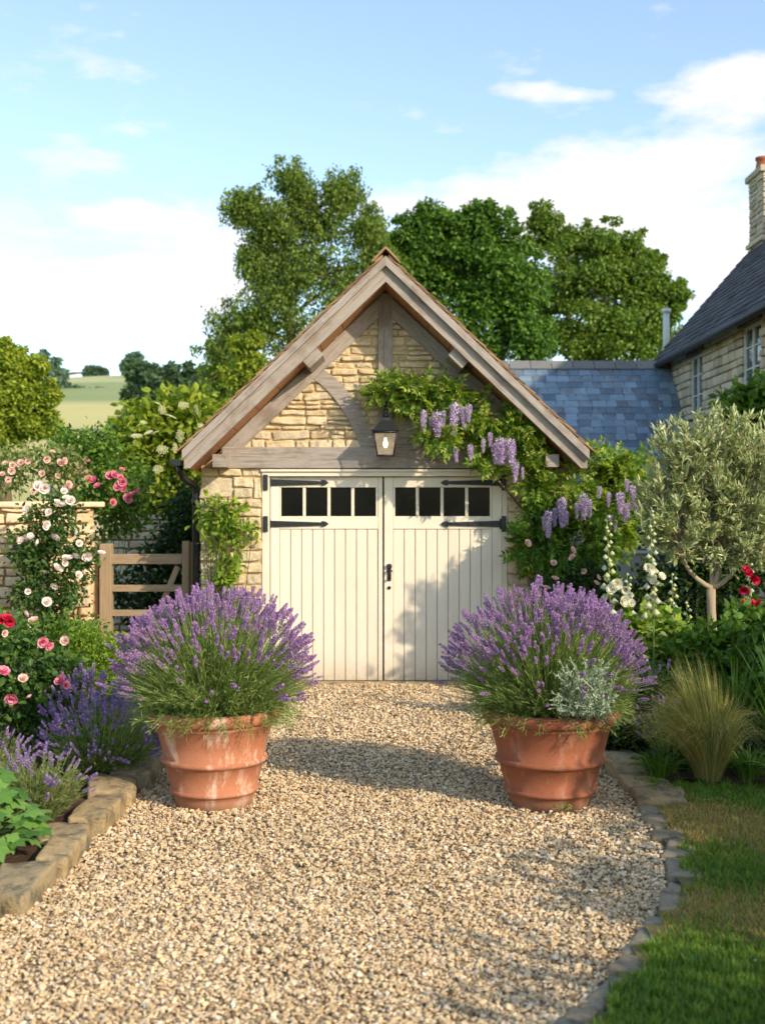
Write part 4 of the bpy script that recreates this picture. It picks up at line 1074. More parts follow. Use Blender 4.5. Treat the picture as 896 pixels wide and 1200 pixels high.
pot(XPR, POTY, M['pot_r'], 'smooth orange red terracotta pot holding lavender and silver foliage right of the drive', 1.07)

def lavender(x, Y, z0, R, H, nst, nfl, label, root=None, sp=(.05, .075), name='lavender', seed=1, group=None, flmat='fl_lav', lean=(0, 0), parts=100, leafn=9, maxang=1.45, cat='lavender', stemmat='lf_lav'):
    r = np.random.default_rng(seed); root = thing(name, label, cat, (x, Y, z0), group)
    g = G(); ends = []; tot = nst
    # stems leave a crown and arch outwards
    th = r.uniform(0, 6.283, tot); ph = np.arccos(1 - r.uniform(0, 1, tot) * (1 - math.cos(maxang)))
    if name == 'lavender':
        for i in range(620):
            a = r.uniform(0, 6.283); rr_ = R * r.uniform(.5, .72); dn = r.uniform(-.075, .2); b = np.array([x + math.cos(a) * R * .4, Y + math.sin(a) * R * .4, z0 - .02]); e = np.array([x + math.cos(a) * rr_ * 1.12, Y + math.sin(a) * rr_ * 1.12, z0 + dn])
            m = (b + e) / 2 + np.array([0, 0, .09]); q = np.linspace(0, 1, 5)[:, None]; C = (1 - q) ** 2 * b + 2 * q * (1 - q) * m + q * q * e; tube(g, C, .0014, 3, cap=False)
            qs = r.uniform(.2, 1, 14)[:, None]; Pp = (1 - qs) ** 2 * b + 2 * qs * (1 - qs) * m + qs * qs * e
            inst(g, LDN_L, Pp, frames(unit(e - b) + r.normal(size=(14, 3)) * .5, r.normal(size=(14, 3)) + np.array([0, 0, .5])), r.uniform(.032, .058, 14), 0)
    for i in range(tot):
        d = np.array([math.sin(ph[i]) * math.cos(th[i]) + lean[0], math.sin(ph[i]) * math.sin(th[i]) + lean[1], math.cos(ph[i])])
        fr_ = -d[1] * math.sin(ph[i]); low = max(0, (ph[i] - .95) * 1.2)
        ext = (r.uniform(.88, 1.03) + .05 * math.sin(3 * th[i] + seed) * math.sin(2 * ph[i] + seed)) * (1 - .22 * low * (r.uniform() < .6)) if i < nfl else r.uniform(.45, .9)
        tip = np.array([x + d[0] * R * ext, Y + d[1] * R * ext, z0 + .02 + max(d[2], -.1) * H * ext + .10 * H * (1 - abs(d[2]))])
        b = np.array([x, Y, z0 - .02]) + np.array([d[0], d[1], 0]) * R * .34 * r.uniform(.3, 1)
        m = b * .45 + tip * .55 + np.array([-d[0] * .02, -d[1] * .02, .05 * H]); q = np.linspace(0, 1, 6)[:, None]
        C = (1 - q) ** 2 * b + 2 * q * (1 - q) * m + q * q * tip
        tube(g, C, .0016, 3, cap=False)
        T = unit(np.gradient(C, axis=0)); ends.append((tip, T[-1], i < nfl))
        # narrow leaves along the lower two thirds
        nl = leafn; qs = r.uniform(.12, .74 if i < nfl else 1.0, nl)[:, None]
        Pp = (1 - qs) ** 2 * b + 2 * qs * (1 - qs) * m + qs * qs * tip
        dd = T[2] + r.normal(size=(nl, 3)) * .5
        inst(g, LDN_L, Pp, frames(dd, r.normal(size=(nl, 3)) + np.array([0, 0, .5])), r.uniform(.03, .055, nl) * (R / .62) ** .3, 0)
    g.build('foliage', M[stemmat], root)
    fl = [e for e in ends if e[2] and not (name == 'lavender' and e[0][2] - z0 < H * (.62 - .25 * abs(e[0][0] - x) / R) and e[0][1] < Y + .15 and r.uniform() < .8)]
    fl.sort(key=lambda e: (e[0][1] - Y) * 1.0 - (e[0][2] - z0) * .6 + r.uniform(-.15, .15))
    meshes = []
    for t in SPK:
        gg = G(); gg.add(t[0], t[1]); o = gg.build('flower_spike', M[flmat]); meshes.append(o.data); bpy.data.objects.remove(o)
    for tip, T, _ in fl[:parts]:
        o = bpy.data.objects.new('flower_spike', meshes[r.integers(0, 4)]); COL.objects.link(o); o.parent = root
        dv = T + r.normal(size=3) * .12; Rm = frames(dv[None], r.normal(size=(1, 3)))[0]; o.rotation_euler = Matrix(Rm.tolist()).to_euler()
        sL = r.uniform(*sp); o.scale = (sL * 1.1, sL, sL * 1.1); o.location = Vector(tip - T * sL * .4) - Vector(root.location)
    rest = fl[parts:]
    if rest:
        g = G(); P = np.array([e[0] for e in rest]); T = np.array([e[1] for e in rest]) + r.normal(size=(len(rest), 3)) * .12
        Rm = frames(T, r.normal(size=(len(rest), 3))); sL = r.uniform(sp[0], sp[1], len(rest)); w = r.integers(0, 4, len(rest))
        for t in range(4):
            k = w == t; inst(g, SPK[t], (P - T * sL[:, None] * .4)[k], Rm[k], np.stack([sL * 1.1, sL, sL * 1.1], 1)[k])
        g.build('flower_spikes', M[flmat], root, kind='stuff')
    return root
LDN_L = leaf_diamond(.045, .01, .12)
lavender(XPL, POTY, .535, .65, .69, 2200, 900, 'round lavender in full purple bloom overflowing the left pale terracotta pot', seed=11, lean=(.02, 0), sp=(.036, .068), maxang=1.5, leafn=13)
lavender(XPR, POTY, .535, .63, .71, 2200, 900, 'round lavender in full purple bloom overflowing the right terracotta pot', seed=12, lean=(-.03, -.02), sp=(.036, .068), maxang=1.5, leafn=13)
# silver foliage plant at the front right of the right pot
root = thing('silver_plant', 'silver grey leaved plant growing at the front of the right lavender pot', 'silver plant', (XPR + .06, POTY - .3, .53))
g = G()
for i in range(130):
    b = np.array([XPR + .14 + rng.normal() * .08, POTY - .28 + rng.normal() * .03, .52]); e = at(rng.uniform(645, 722), rng.uniform(772, 838), POTY - .52 + rng.normal() * .05)
    q = np.linspace(0, 1, 5)[:, None]; m = (b + e) / 2 + np.array([0, -.04, .05]); C = (1 - q) ** 2 * b + 2 * q * (1 - q) * m + q * q * e; tube(g, C, .0022, 3, cap=False)
    n = 34; qs = rng.uniform(.2, 1, n)[:, None]; P = (1 - qs) ** 2 * b + 2 * qs * (1 - qs) * m + qs * qs * e
    inst(g, LDN, P, frames(unit((e - b))[None] * .8 + rng.normal(size=(n, 3)) * .6, rng.normal(size=(n, 3)) + np.array([0, -.5, .5])), rng.uniform(.014, .028, n))
g.build('foliage', M['lf_silver'], root)

# ------------------------------------------------------------------ wisteria on the garage
wis = thing('wisteria', 'wisteria with hanging lilac flowers trained over the right of the gable', 'wisteria', (1.7, 11.65, 0))
wl_ = [(455, 455, 20, 12, 0, .8), (485, 458, 28, 14), (520, 466, 32, 18), (548, 480, 28, 20), (520, 505, 24, 14, -.1, .7), (578, 512, 26, 20), (608, 520, 22, 24), (572, 535, 18, 12, -.1, .4), (622, 560, 18, 22), (600, 500, 26, 14),
       (645, 590, 26, 20), (672, 580, 26, 22), (632, 618, 22, 18), (622, 640, 12, 20), (660, 630, 32, 28), (690, 620, 28, 34), (700, 660, 26, 28), (650, 668, 26, 22), (680, 685, 34, 22)]
g = G()
for c, R3, P, d in clumps(wl_, YW - .26, .13, 24, .2):
    out = np.tile(np.array([[0, -.5, -.1]]), (len(P), 1)) + d * .7
    low = c[2] < 1.83 and c[0] > 1.2  # low clumps get a darker green: their shade is put into the colour
    add_leaves(g, P if not low else P[:18], .03, 4, PIN, .12, .2, 1 if low and rng.uniform() < .75 else 0, .25, out if not low else out[:18], .7)
wl2 = [(725, 545, 22, 22, .3), (735, 570, 22, 28, .3), (715, 560, 24, 28, .2), (722, 610, 24, 34, .3), (708, 600, 22, 34, .2)]
for c, R3, P, d in clumps(wl2, YW - .05, .22, 26, .2): add_leaves(g, P, .04, 4, PIN, .15, .25, 0, .25, d, .7)
g.build('foliage', [M['lf_wist'], M['lf_mid']], wis)
g = G()
def vine(pts, r0, r1, g=g, sides=7):
    pts = np.array(pts); q = np.linspace(0, len(pts) - 1, len(pts) * 4); Pq = np.stack([np.interp(q, range(len(pts)), pts[:, a]) for a in range(3)], 1)
    Pq[1:-1] = (Pq[:-2] + Pq[1:-1] * 2 + Pq[2:]) / 4; Pq += rng.normal(size=Pq.shape) * .006
    tube(g, Pq, np.linspace(r0, r1, len(Pq)), sides)
vine([at(632, 770, 11.68), at(628, 700, 11.7), at(618, 672, 11.7), at(640, 640, 11.68), at(625, 590, 11.66), at(610, 530, 11.6), at(560, 490, 11.55), at(510, 465, 11.5), at(460, 455, 11.5)], .035, .01)
vine([at(640, 770, 11.66), at(650, 700, 11.66), at(680, 650, 11.66), at(705, 600, 11.7), at(728, 550, 11.85)], .028, .008)
vine([at(625, 700, 11.68), at(655, 672, 11.66), at(690, 668, 11.66)], .018, .006)
vine([at(632, 620, 11.66), at(580, 560, 11.6), at(540, 520, 11.55)], .015, .005)
g.build('stem', M['bark'], wis)
def raceme(seed, n=95, tap=1.0):
    r = np.random.default_rng(seed); ps = []
    for i in range(n):
        t = (i + .5) / n; rad = .2 * (1 - .85 * t ** 1.4) * (.7 + .3 * min(1, t * 8)); a = i * 2.4
        v, f = leaf_diamond(.55, .25, -.1); v = v * r.uniform(.075, .11)
        dv = np.array([math.cos(a), math.sin(a), -.35 + r.normal() * .3]); Rm = frames(dv[None], np.array([[r.normal() * .3, r.normal() * .3, 1]]))[0]
        ps.append((v @ Rm.T + np.array([math.cos(a) * rad * .7, math.sin(a) * rad * .7, -t]), f))
        v2 = v @ rotx(1.3).T; ps.append((v2 @ Rm.T + np.array([math.cos(a) * rad * .7, math.sin(a) * rad * .7, -t]), f))
    ps.append((np.array([[-.006, 0, .15], [.006, 0, .15], [.003, 0, -.95], [-.003, 0, -.95]]), np.array([[0, 1, 2, 3]])))
    return merge(ps)
RM = []
for i in range(4):
    gg = G(); t = raceme(i); gg.add(t[0], t[1]); o = gg.build('flower_cluster', M['fl_wist']); RM.append(o.data); bpy.data.objects.remove(o)
for px, pt, ln, w in [(496, 482, 24, .9), (512, 484, 28, 1.3), (533, 474, 36, .9), (549, 475, 20, 1), (533, 525, 17, .9), (551, 522, 18, 1), (574, 508, 16, 1), (586, 515, 30, 1.35), (598, 516, 30, 1.1), (604, 542, 24, .9), (580, 520, 24, 1.1),
                      (642, 600, 30, 1), (658, 585, 33, 1.0), (683, 580, 29, 1.1), (702, 570, 14, 1), (714, 604, 18, 1), (726, 578, 24, 1.1), (734, 562, 14, 1), (741, 570, 24, 1), (735, 590, 20, 1), (713, 578, 16, .9), (663, 600, 15, .9), (676, 590, 18, .9), (505, 490, 16, .8), (520, 482, 20, .8), (541, 478, 24, .8), (566, 515, 16, .8), (592, 524, 22, 1), (650, 596, 20, .8), (690, 586, 20, .9), (730, 598, 16, .9), (744, 584, 18, .9), (721, 610, 14, .8), (612, 548, 14, .7), (636, 606, 16, .7)]:
    Yq = YW - (.54 if px < 700 else .42) + random.uniform(-.04, .04); o = bpy.data.objects.new('flower_cluster', random.choice(RM)); COL.objects.link(o); o.parent = wis
    o.location = Vector(at(px, pt, Yq)) - Vector(wis.location); Lr = ln * Yq / 1400 * 1.02
    o.scale = (Lr * (.75 + .25 * w) * (1.1 if Lr < .2 else .9) * w, Lr * w, Lr); o.rotation_euler = (random.uniform(-.1, .1), random.uniform(-.1, .1), random.uniform(0, 6))

# small pink rose under the wisteria
rr = shrub('pink_rose', 'small rose bush with a few pale pink blooms under the wisteria', 'rose bush', [(660, 700, 40, 22), (700, 690, 30, 26), (690, 730, 46, 40), (640, 735, 34, 40)], YW - .55, 'lf_dark', LD, (.04, .065), 24, 26, .06, upb=.5)
flowers(rr, [at(a, b, YW - .8) for a, b in ((670, 645), (671, 654), (683, 669), (700, 677), (698, 684), (650, 679), (648, 660), (617, 637), (666, 690), (640, 690))], ROSE, .028, .04, M['fl_pale'])

# climber left of the doors
rr = shrub('garage_climber', 'leafy green climber on the stone pier left of the doors', 'climber', [(262, 605, 26, 20, 0, 1.3), (250, 620, 22, 20), (280, 620, 22, 18), (265, 640, 22, 22), (268, 665, 15, 22), (262, 685, 16, 22), (240, 610, 14, 10, 0, .4), (255, 585, 9, 8, 0, .3), (262, 720, 22, 26)], YW - .12, 'lf_bright', LF, (.045, .085), 16, 9, .04, depth=.12, surf=.2, upb=.4, stemmat='bark')

# ------------------------------------------------------------------ left: climbing rose on the wall
YR = 11.55
cr = shrub('climbing_rose', 'climbing rose with cream and blush blooms covering the sunny garden wall', 'climbing rose', [(60, 600, 32, 26, 0, 1.2), (45, 630, 34, 26, 0, 1.2), (78, 640, 28, 28), (55, 665, 36, 28), (40, 690, 26, 26), (80, 690, 24, 26), (60, 720, 26, 26), (60, 750, 22, 20), (28, 650, 14, 20, 0, .5), (95, 655, 14, 20, 0, .5)], YR, 'lf_rose', LF, (.035, .062), 24, 20, .06, depth=.16, surf=.2, upb=.3)
flowers(cr, [at(a, b, YR - .24) for a, b in ((45, 570), (53, 572), (75, 576), (78, 584), (83, 587), (32, 598), (68, 590), (76, 592), (53, 615), (36, 628), (26, 634), (45, 636), (67, 628), (88, 624), (93, 637), (77, 654), (76, 660), (119, 649), (67, 667), (92, 674), (65, 686), (33, 693), (55, 706), (102, 651), (40, 742), (30, 738), (74, 751), (58, 600), (90, 650), (36, 632), (80, 655))], ROSE, .03, .056, M['fl_cream'])
pr = shrub('blush_rambler', 'rambling rose with small blush blooms spilling over the wall coping', 'rose bush', [(15, 545, 26, 20), (45, 540, 24, 18), (65, 535, 20, 16), (5, 560, 20, 18), (80, 550, 16, 18)], 12.8, 'lf_sage', LF, (.04, .065), 18, 20, .07, upb=.4)
flowers(pr, [at(a, b, 12.45) for a, b in ((7, 543), (15, 545), (25, 542), (33, 540), (3, 556), (10, 562), (24, 544), (50, 555), (68, 557), (70, 543), (80, 568), (40, 575), (62, 530), (75, 540), (14, 552), (55, 538))], ROSE, .026, .046, M['fl_pale'])
pk = shrub('pink_rambler', 'tall rose bush with rich pink blooms behind the wall and gate', 'rose bush', [(105, 550, 34, 30), (140, 560, 30, 26), (120, 600, 34, 32), (90, 590, 26, 30), (150, 600, 18, 22), (80, 530, 24, 26), (115, 520, 24, 16)], 14.2, 'lf_mid', LF, (.045, .08), 26, 22, .09, upb=.5)
flowers(pk, [at(a, b, 13.75) for a, b in ((101, 555), (92, 547), (101, 541), (104, 562), (110, 563), (115, 570), (129, 558), (134, 557), (141, 560), (144, 565), (139, 571), (150, 583), (157, 579), (163, 576), (151, 586), (132, 589), (82, 569), (143, 551), (155, 581), (146, 573))], ROSE, .034, .06, M['fl_pink'])
# elder with cream umbels
el = shrub('elder_bush', 'big elder shrub with flat cream flower heads beyond the gate', 'elder shrub', [(180, 505, 34, 26), (215, 490, 30, 26), (235, 505, 26, 26), (195, 540, 40, 30), (225, 550, 34, 34), (190, 585, 34, 34), (225, 600, 34, 40), (160, 520, 18, 18), (195, 640, 50, 50), (150, 640, 40, 50)], 18, 'lf_gold', LF, (.1, .16), 36, 22, .16, upb=.7, stemmat='bark')
UMB = merge([(octa(.16, .1)[0] + np.array([math.cos(a * 2.4) * .9 * math.sqrt(a / 30), math.sin(a * 2.4) * .9 * math.sqrt(a / 30), .12 * (1 - a / 30)]), octa()[1]) for a in range(30)])
flowers(el, [at(a, b, 17.1) for a, b in ((185, 473), (190, 480), (168, 495), (160, 511), (174, 507), (182, 507), (190, 527), (211, 511), (230, 480), (205, 525), (185, 550), (220, 540), (236, 500), (200, 488), (215, 475))], UMB, .06, .1, M['fl_elder'], 'flower_head', (0, -.6, 1))
shrub('dark_shrub', 'dark green shrub filling the gap between gate and garage wall', 'shrub', [(215, 630, 30, 30), (205, 660, 30, 30), (225, 600, 20, 24), (150, 700, 60, 30), (195, 710, 40, 40)], 15.5, 'lf_dark', LD, (.08, .12), 30, 26, .14)
shrub('gate_shrub', 'green garden shrub behind the low wall left of the elder', 'shrub', [(115, 620, 40, 40), (140, 600, 26, 24)], 19.5, 'lf_mid', LD, (.1, .15), 40, 26, .18)

# ------------------------------------------------------------------ left bed
rb = shrub('red_rose', 'rose bush with crimson and pink blooms at the left of the bed', 'rose bush', [(25, 780, 40, 36), (60, 800, 32, 34), (20, 830, 40, 36), (65, 840, 28, 30), (5, 750, 22, 20, 0, .5), (-30, 800, 40, 50)], 7.9, 'lf_rose', LF, (.04, .075), 26, 18, .06, upb=.5)
flowers(rb, [at(a, b, 7.45) for a, b in ((8, 725), (2, 727), (12, 728))], ROSE, .032, .046, M['fl_red'])
flowers(rb, [at(a, b, 7.45) for a, b in ((50, 752), (57, 756), (75, 796), (77, 803), (14, 817), (4, 788), (70, 799))], ROSE, .028, .044, M['fl_pink'])
flowers(rb, [at(a, b, 7.45) for a, b in ((27, 796), (35, 817), (30, 720), (77, 751), (5, 742), (40, 728))], ROSE, .022, .034, M['fl_pale'])
shrub('fern_bush', 'bright green feathery plant at the foot of the gate post', 'leafy plant', [(112, 762, 26, 20), (122, 785, 26, 24), (100, 790, 22, 26), (95, 745, 14, 10, 0, .4)], 9.6, 'lf_bright', LDN, (.03, .05), 40, 44, .05)
shrub('hedge_plant', 'low green plants along the foot of the garden wall', 'leafy plant', [(30, 760, 50, 24), (90, 745, 30, 20), (0, 740, 40, 24), (130, 780, 24, 26), (150, 800, 22, 24)], 10.6, 'lf_mid', LD, (.04, .07), 34, 26, .08)
lavender(-1.78, 7.5, .06, .44, .48, 620, 240, 'catmint mound with violet flower spikes leaning over the stone edging', seed=21, sp=(.03, .06), name='catmint', flmat='fl_nepeta', lean=(.12, -.1), cat='catmint', leafn=22, maxang=1.35)
lavender(-1.98, 7.9, .06, .34, .58, 240, 130, 'taller lilac catmint between the rose bush and the violet mound', seed=22, sp=(.04, .07), name='catmint', flmat='fl_nepeta', cat='catmint', stemmat='lf_sage', leafn=18, maxang=1.1)
lavender(-1.86, 6.4, .06, .36, .36, 420, 60, 'pale catmint with sparse lilac tips beside the sandstone edging', seed=23, sp=(.03, .055), name='catmint', flmat='fl_nepeta', cat='catmint', stemmat='lf_sage', leafn=34, maxang=1.3)
lavender(-2.3, 6.9, .06, .36, .42, 300, 60, 'silvery catmint at the left picture edge behind the broad leaves', seed=24, sp=(.03, .055), name='catmint', flmat='fl_nepeta', cat='catmint', stemmat='lf_sage', leafn=26, maxang=1.2)
lavender(-1.62, 8.6, .06, .36, .5, 260, 150, 'dark violet catmint behind the left pot', seed=25, sp=(.04, .07), name='catmint', flmat='fl_nepeta', cat='catmint', leafn=22, maxang=1.35)
lavender(-1.8, 9.9, .06, .4, .5, 240, 120, 'catmint near the garage pier behind the left lavender', seed=26, sp=(.04, .07), name='catmint', flmat='fl_nepeta', cat='catmint', leafn=22, maxang=1.35)
def broad_plant(label, x, Y, n, R, H, s, seed, name='broad_leaf_plant', tpl=LOB, m='lf_broad'):
    r = np.random.default_rng(seed); root = thing(name, label, 'leafy plant', (x, Y, .05)); g = G(); gs = G()
    for i in range(n):
        a = r.uniform(0, 6.283); rr_ = R * math.sqrt(r.uniform(0, 1)); h = H * (1 - .6 * (rr_ / R) ** 2) * r.uniform(.7, 1.05)
        e = np.array([x + rr_ * math.cos(a), Y + rr_ * math.sin(a), .06 + h]); tube(gs, [(x, Y, .05), (x + rr_ * .4 * math.cos(a), Y + rr_ * .4 * math.sin(a), .05 + h * .7), e], .003, 4, cap=False)
        d = np.array([[math.cos(a), math.sin(a), -.25]]) + r.normal(size=(1, 3)) * .25
        inst(g, tpl, e[None], frames(d, np.array([[0, -.25, 1]]) + r.normal(size=(1, 3)) * .25), np.array([s * r.uniform(.7, 1.2)]))
    gs.build('stems', M['stem'], root); g.build('foliage', M[m], root)
broad_plant('broad soft green leaves in the bottom left corner of the bed', -1.95, 5.75, 120, .30, .34, .12, 1)
broad_plant('second broad leaved clump at the left picture edge', -2.12, 6.05, 70, .26, .38, .12, 2)
broad_plant('tiny green seedling in bare soil by the nearest edging block', -1.76, 5.2, 9, .05, .05, .055, 3, 'seedling')

broad_plant('tiny weed sprouting from the gravel in front of the right pot', 1.0, 6.62, 10, .06, .02, .03, 9, 'seedling', m='lf_bright')
shrub('border_shrub', 'green border shrub just outside the left edge of the picture', 'shrub', [(-110, 820, 60, 50), (-180, 840, 60, 50), (-150, 780, 50, 40)], 7.6, 'lf_mid', LF, (.05, .09), 34, 24, .08)
shrub('border_shrub', 'yellow green border shrub against the garden wall left of the climbing rose', 'shrub', [(-120, 730, 60, 50), (-200, 740, 60, 50), (-160, 690, 40, 30)], 10.2, 'lf_bright', LF, (.05, .09), 34, 24, .08)
broad_plant('broad leaved clump beyond the left edge of the picture', -2.7, 5.9, 90, .34, .34, .12, 12)
lavender(-3.0, 6.7, .06, .4, .5, 260, 120, 'catmint beyond the left edge of the picture', seed=41, sp=(.03, .06), name='catmint', flmat='fl_nepeta', cat='catmint', leafn=18, maxang=1.3)
shrub('border_shrub', 'mid green border shrub beyond the right edge of the picture', 'shrub', [(1010, 800, 60, 50), (1080, 820, 60, 50), (1040, 760, 50, 40)], 8.7, 'lf_mid', LF, (.05, .09), 34, 24, .08)
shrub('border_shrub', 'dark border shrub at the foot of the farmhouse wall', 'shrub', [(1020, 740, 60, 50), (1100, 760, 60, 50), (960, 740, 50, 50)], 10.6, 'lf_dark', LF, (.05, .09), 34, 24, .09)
# ------------------------------------------------------------------ right bed
def hollyhock(label, px, pt, pb, Y, blooms, m, buds=True, seed=0, spires=1):
    r = np.random.default_rng(seed); b = at(px, pb, Y); b[2] = .05; root = thing('hollyhock', label, 'hollyhock', b); g = G(); gl = G(); gb = G()
    t = at(px + r.uniform(-4, 4), pt, Y); q = np.linspace(0, 1, 9)[:, None]; C = b * (1 - q) + t * q; C[:, 0] += .015 * np.sin(q[:, 0] * 4); tube(g, C, np.linspace(.009, .004, 9), 6)
    H = t[2] - b[2]
    for i in range(int(H / .028)):
        q1 = (i + .5) / int(H / .028); p = b * (1 - q1) + t * q1; a = i * 2.4; d = np.array([math.cos(a), math.sin(a), .25])
        if q1 < .72:
            n = 1; s = .11 * (1.15 - q1) * r.uniform(.8, 1.3); e = p + d * s * .6; tube(g, [p, e], .002, 4, cap=False)
            inst(gl, LOB, e[None], frames(np.array([[d[0], d[1], -.2]]), np.array([[0, -.2, 1.]]) + r.normal(size=(1, 3)) * .2), np.array([s]))
        if q1 > .5:
            s = .044 * (1.3 - q1); v, f = octa(1, 1.1); gb.add(v * s + p + d * s * 1.3, f, 0, True)
    g.build('stem', M['stem'], root); gl.build('foliage', M['lf_sage'], root); gb.build('buds', M['bud'], root)
    flowers(root, [at(a, c, Y - .06) for a, c in blooms], CUP, .03, .046, m, 'flower', (-.3, -1, .25)); return root
hollyhock('ivory hollyhock with the biggest open bloom left of the olive trunk', 763, 598, 800, 8.9, [(774, 676), (767, 680), (762, 668), (766, 699), (759, 665)], M['fl_white'], seed=1)
hollyhock('ivory hollyhock spire nearest the wisteria', 714, 604, 790, 9.0, [(719, 686), (717, 691), (733, 691), (722, 684), (739, 707), (730, 704)], M['fl_white'], seed=2)
hollyhock('short budding hollyhock between the two ivory spires', 739, 672, 790, 9.6, [(740, 700), (736, 712)], M['fl_white'], seed=3)
hollyhock('budding hollyhock without open flowers beside the olive tree', 785, 672, 800, 9.3, [], M['fl_white'], seed=4)
hollyhock('leaning budding hollyhock closest to the olive trunk', 803, 705, 800, 9.2, [], M['fl_white'], seed=5)
hollyhock('crimson hollyhock at the right picture edge', 878, 660, 800, 8.8, [(873, 668), (876, 672), (883, 677), (871, 690), (886, 708), (872, 707), (884, 680), (880, 722)], M['fl_red'], seed=6)
shrub('hollyhock_leaves', 'fresh green leafy perennial below the ivory hollyhocks', 'leafy plant', [(760, 745, 32, 24), (745, 770, 30, 28), (785, 760, 28, 24), (770, 790, 36, 28), (730, 740, 20, 20)], 9.2, 'lf_bright', LOB, (.06, .11), 20, 14, .07)
shrub('border_perennial', 'bushy green perennial in front of the olive trunk', 'leafy plant', [(830, 760, 34, 22), (850, 780, 40, 30), (810, 790, 36, 30), (880, 760, 30, 26), (860, 810, 40, 30), (830, 820, 40, 30)], 8.9, 'lf_mid', LF, (.05, .09), 24, 20, .07)
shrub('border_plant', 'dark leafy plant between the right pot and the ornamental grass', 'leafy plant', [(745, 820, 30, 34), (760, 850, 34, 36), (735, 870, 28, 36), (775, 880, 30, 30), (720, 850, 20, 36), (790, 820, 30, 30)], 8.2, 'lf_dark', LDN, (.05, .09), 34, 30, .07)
shrub('edge_perennial', 'mid green perennial at the right picture edge below the crimson hollyhock', 'leafy plant', [(885, 740, 30, 24), (905, 790, 40, 50), (900, 850, 40, 50)], 8.4, 'lf_mid', LF, (.05, .09), 24, 22, .07)
lavender(2.45, 9.0, .05, .3, .62, 130, 60, 'thin blue catmint spikes beside the olive trunk', seed=31, sp=(.04, .06), name='catmint', flmat='fl_nepeta', cat='catmint', leafn=12, maxang=.9)
lavender(1.9, 7.9, .05, .3, .4, 200, 34, 'green catmint with few spikes beside the right pot', seed=32, sp=(.03, .05), name='catmint', flmat='fl_nepeta', cat='catmint', leafn=18, maxang=1.2)
lavender(2.0, 8.6, .05, .35, .55, 200, 40, 'leafy catmint behind the ornamental grass', seed=33, sp=(.03, .05), name='catmint', flmat='fl_nepeta', cat='catmint', leafn=18, maxang=1.2)
broad_plant('single large pale green leaves above the ornamental grass', 2.12, 8.15, 8, .14, .62, .15, 7)
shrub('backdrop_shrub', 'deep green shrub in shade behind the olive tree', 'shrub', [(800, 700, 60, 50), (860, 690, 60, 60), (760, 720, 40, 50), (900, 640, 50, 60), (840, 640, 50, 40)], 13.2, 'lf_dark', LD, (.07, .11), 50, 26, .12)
shrub('farmhouse_climber', 'dark leafy climber growing up the farmhouse wall', 'climber', [(875, 480, 26, 20), (893, 468, 20, 26), (890, 500, 26, 20), (900, 540, 30, 40)], 16.6, 'lf_mid', LF, (.1, .16), 34, 20, .13)

def strap_clump(name, label, cat, x, Y, n, H, R, w, m, seed, droop=.5, upright=.5, arc=1.7, tilt=0):
    r = np.random.default_rng(seed); root = thing(name, label, cat, (x, Y, .04)); g = G()
    for i in range(n):
        a = r.uniform(0, 6.283); d = np.array([math.cos(a), math.sin(a), 0]); L_ = H * r.uniform(.7, 1.1); sp = R * r.uniform(.05, 1) ** upright
        b = np.array([x, Y, .03]) + d * r.uniform(0, .07); q = np.linspace(0, 1, 8)
        hz = q * L_ - droop * L_ * (sp / R) * q ** 3; C = b + d * (sp * q ** arc)[:, None] + np.array([0, 0, 1]) * hz[:, None]
        side = unit(np.cross(d, [0, 0, 1.]) + r.normal(size=3) * .4); ww = w * np.array([.7, .9, 1, 1, .9, .7, .45, .05]) * r.uniform(.7, 1.2)
        C[:, 0] += tilt * (q ** 2) * L_; V = np.concatenate([C - side * ww[:, None], C + side * ww[:, None]]); g.add(V, np.array([[k, 8 + k, 9 + k, k + 1] for k in range(7)]))
    g.build('blades', M[m], root); return root
strap_clump('ornamental_grass', 'tawny feather grass clump arching beside the lawn', 'ornamental grass', 2.0, 7.35, 2200, .82, .46, .0016, 'lf_grass', 1, .6, .85, 1.25, -.13)
strap_clump('iris', 'tall sword shaped green leaves at the right picture edge', 'iris', 2.55, 7.6, 70, .95, .34, .010, 'lf_iris', 2, .25)
strap_clump('iris', 'second clump of sword leaves behind the ornamental grass', 'iris', 2.45, 8.3, 50, .8, .3, .010, 'lf_iris', 5, .25)
strap_clump('day_lily', 'low dark strappy leaves at the lawn corner', 'leafy plant', 2.45, 7.15, 60, .32, .3, .009, 'lf_mid', 3, .5)
strap_clump('tufted_grass', 'dark green grassy tuft at the foot of the ornamental grass', 'grass tuft', 1.72, 7.42, 260, .26, .2, .003, 'lf_mid', 8, .6)
strap_clump('tufted_grass', 'dark green grassy tuft right of the ornamental grass at the lawn edge', 'grass tuft', 2.28, 7.42, 260, .28, .22, .003, 'lf_mid', 9, .6)
shrub('low_geranium', 'low dark leafy mat between the stone slab and the ornamental grass', 'leafy plant', [(770, 905, 26, 16), (800, 900, 26, 18), (880, 895, 30, 20), (860, 880, 30, 24)], 7.7, 'lf_dark', LF, (.03, .05), 26, 24, .04)
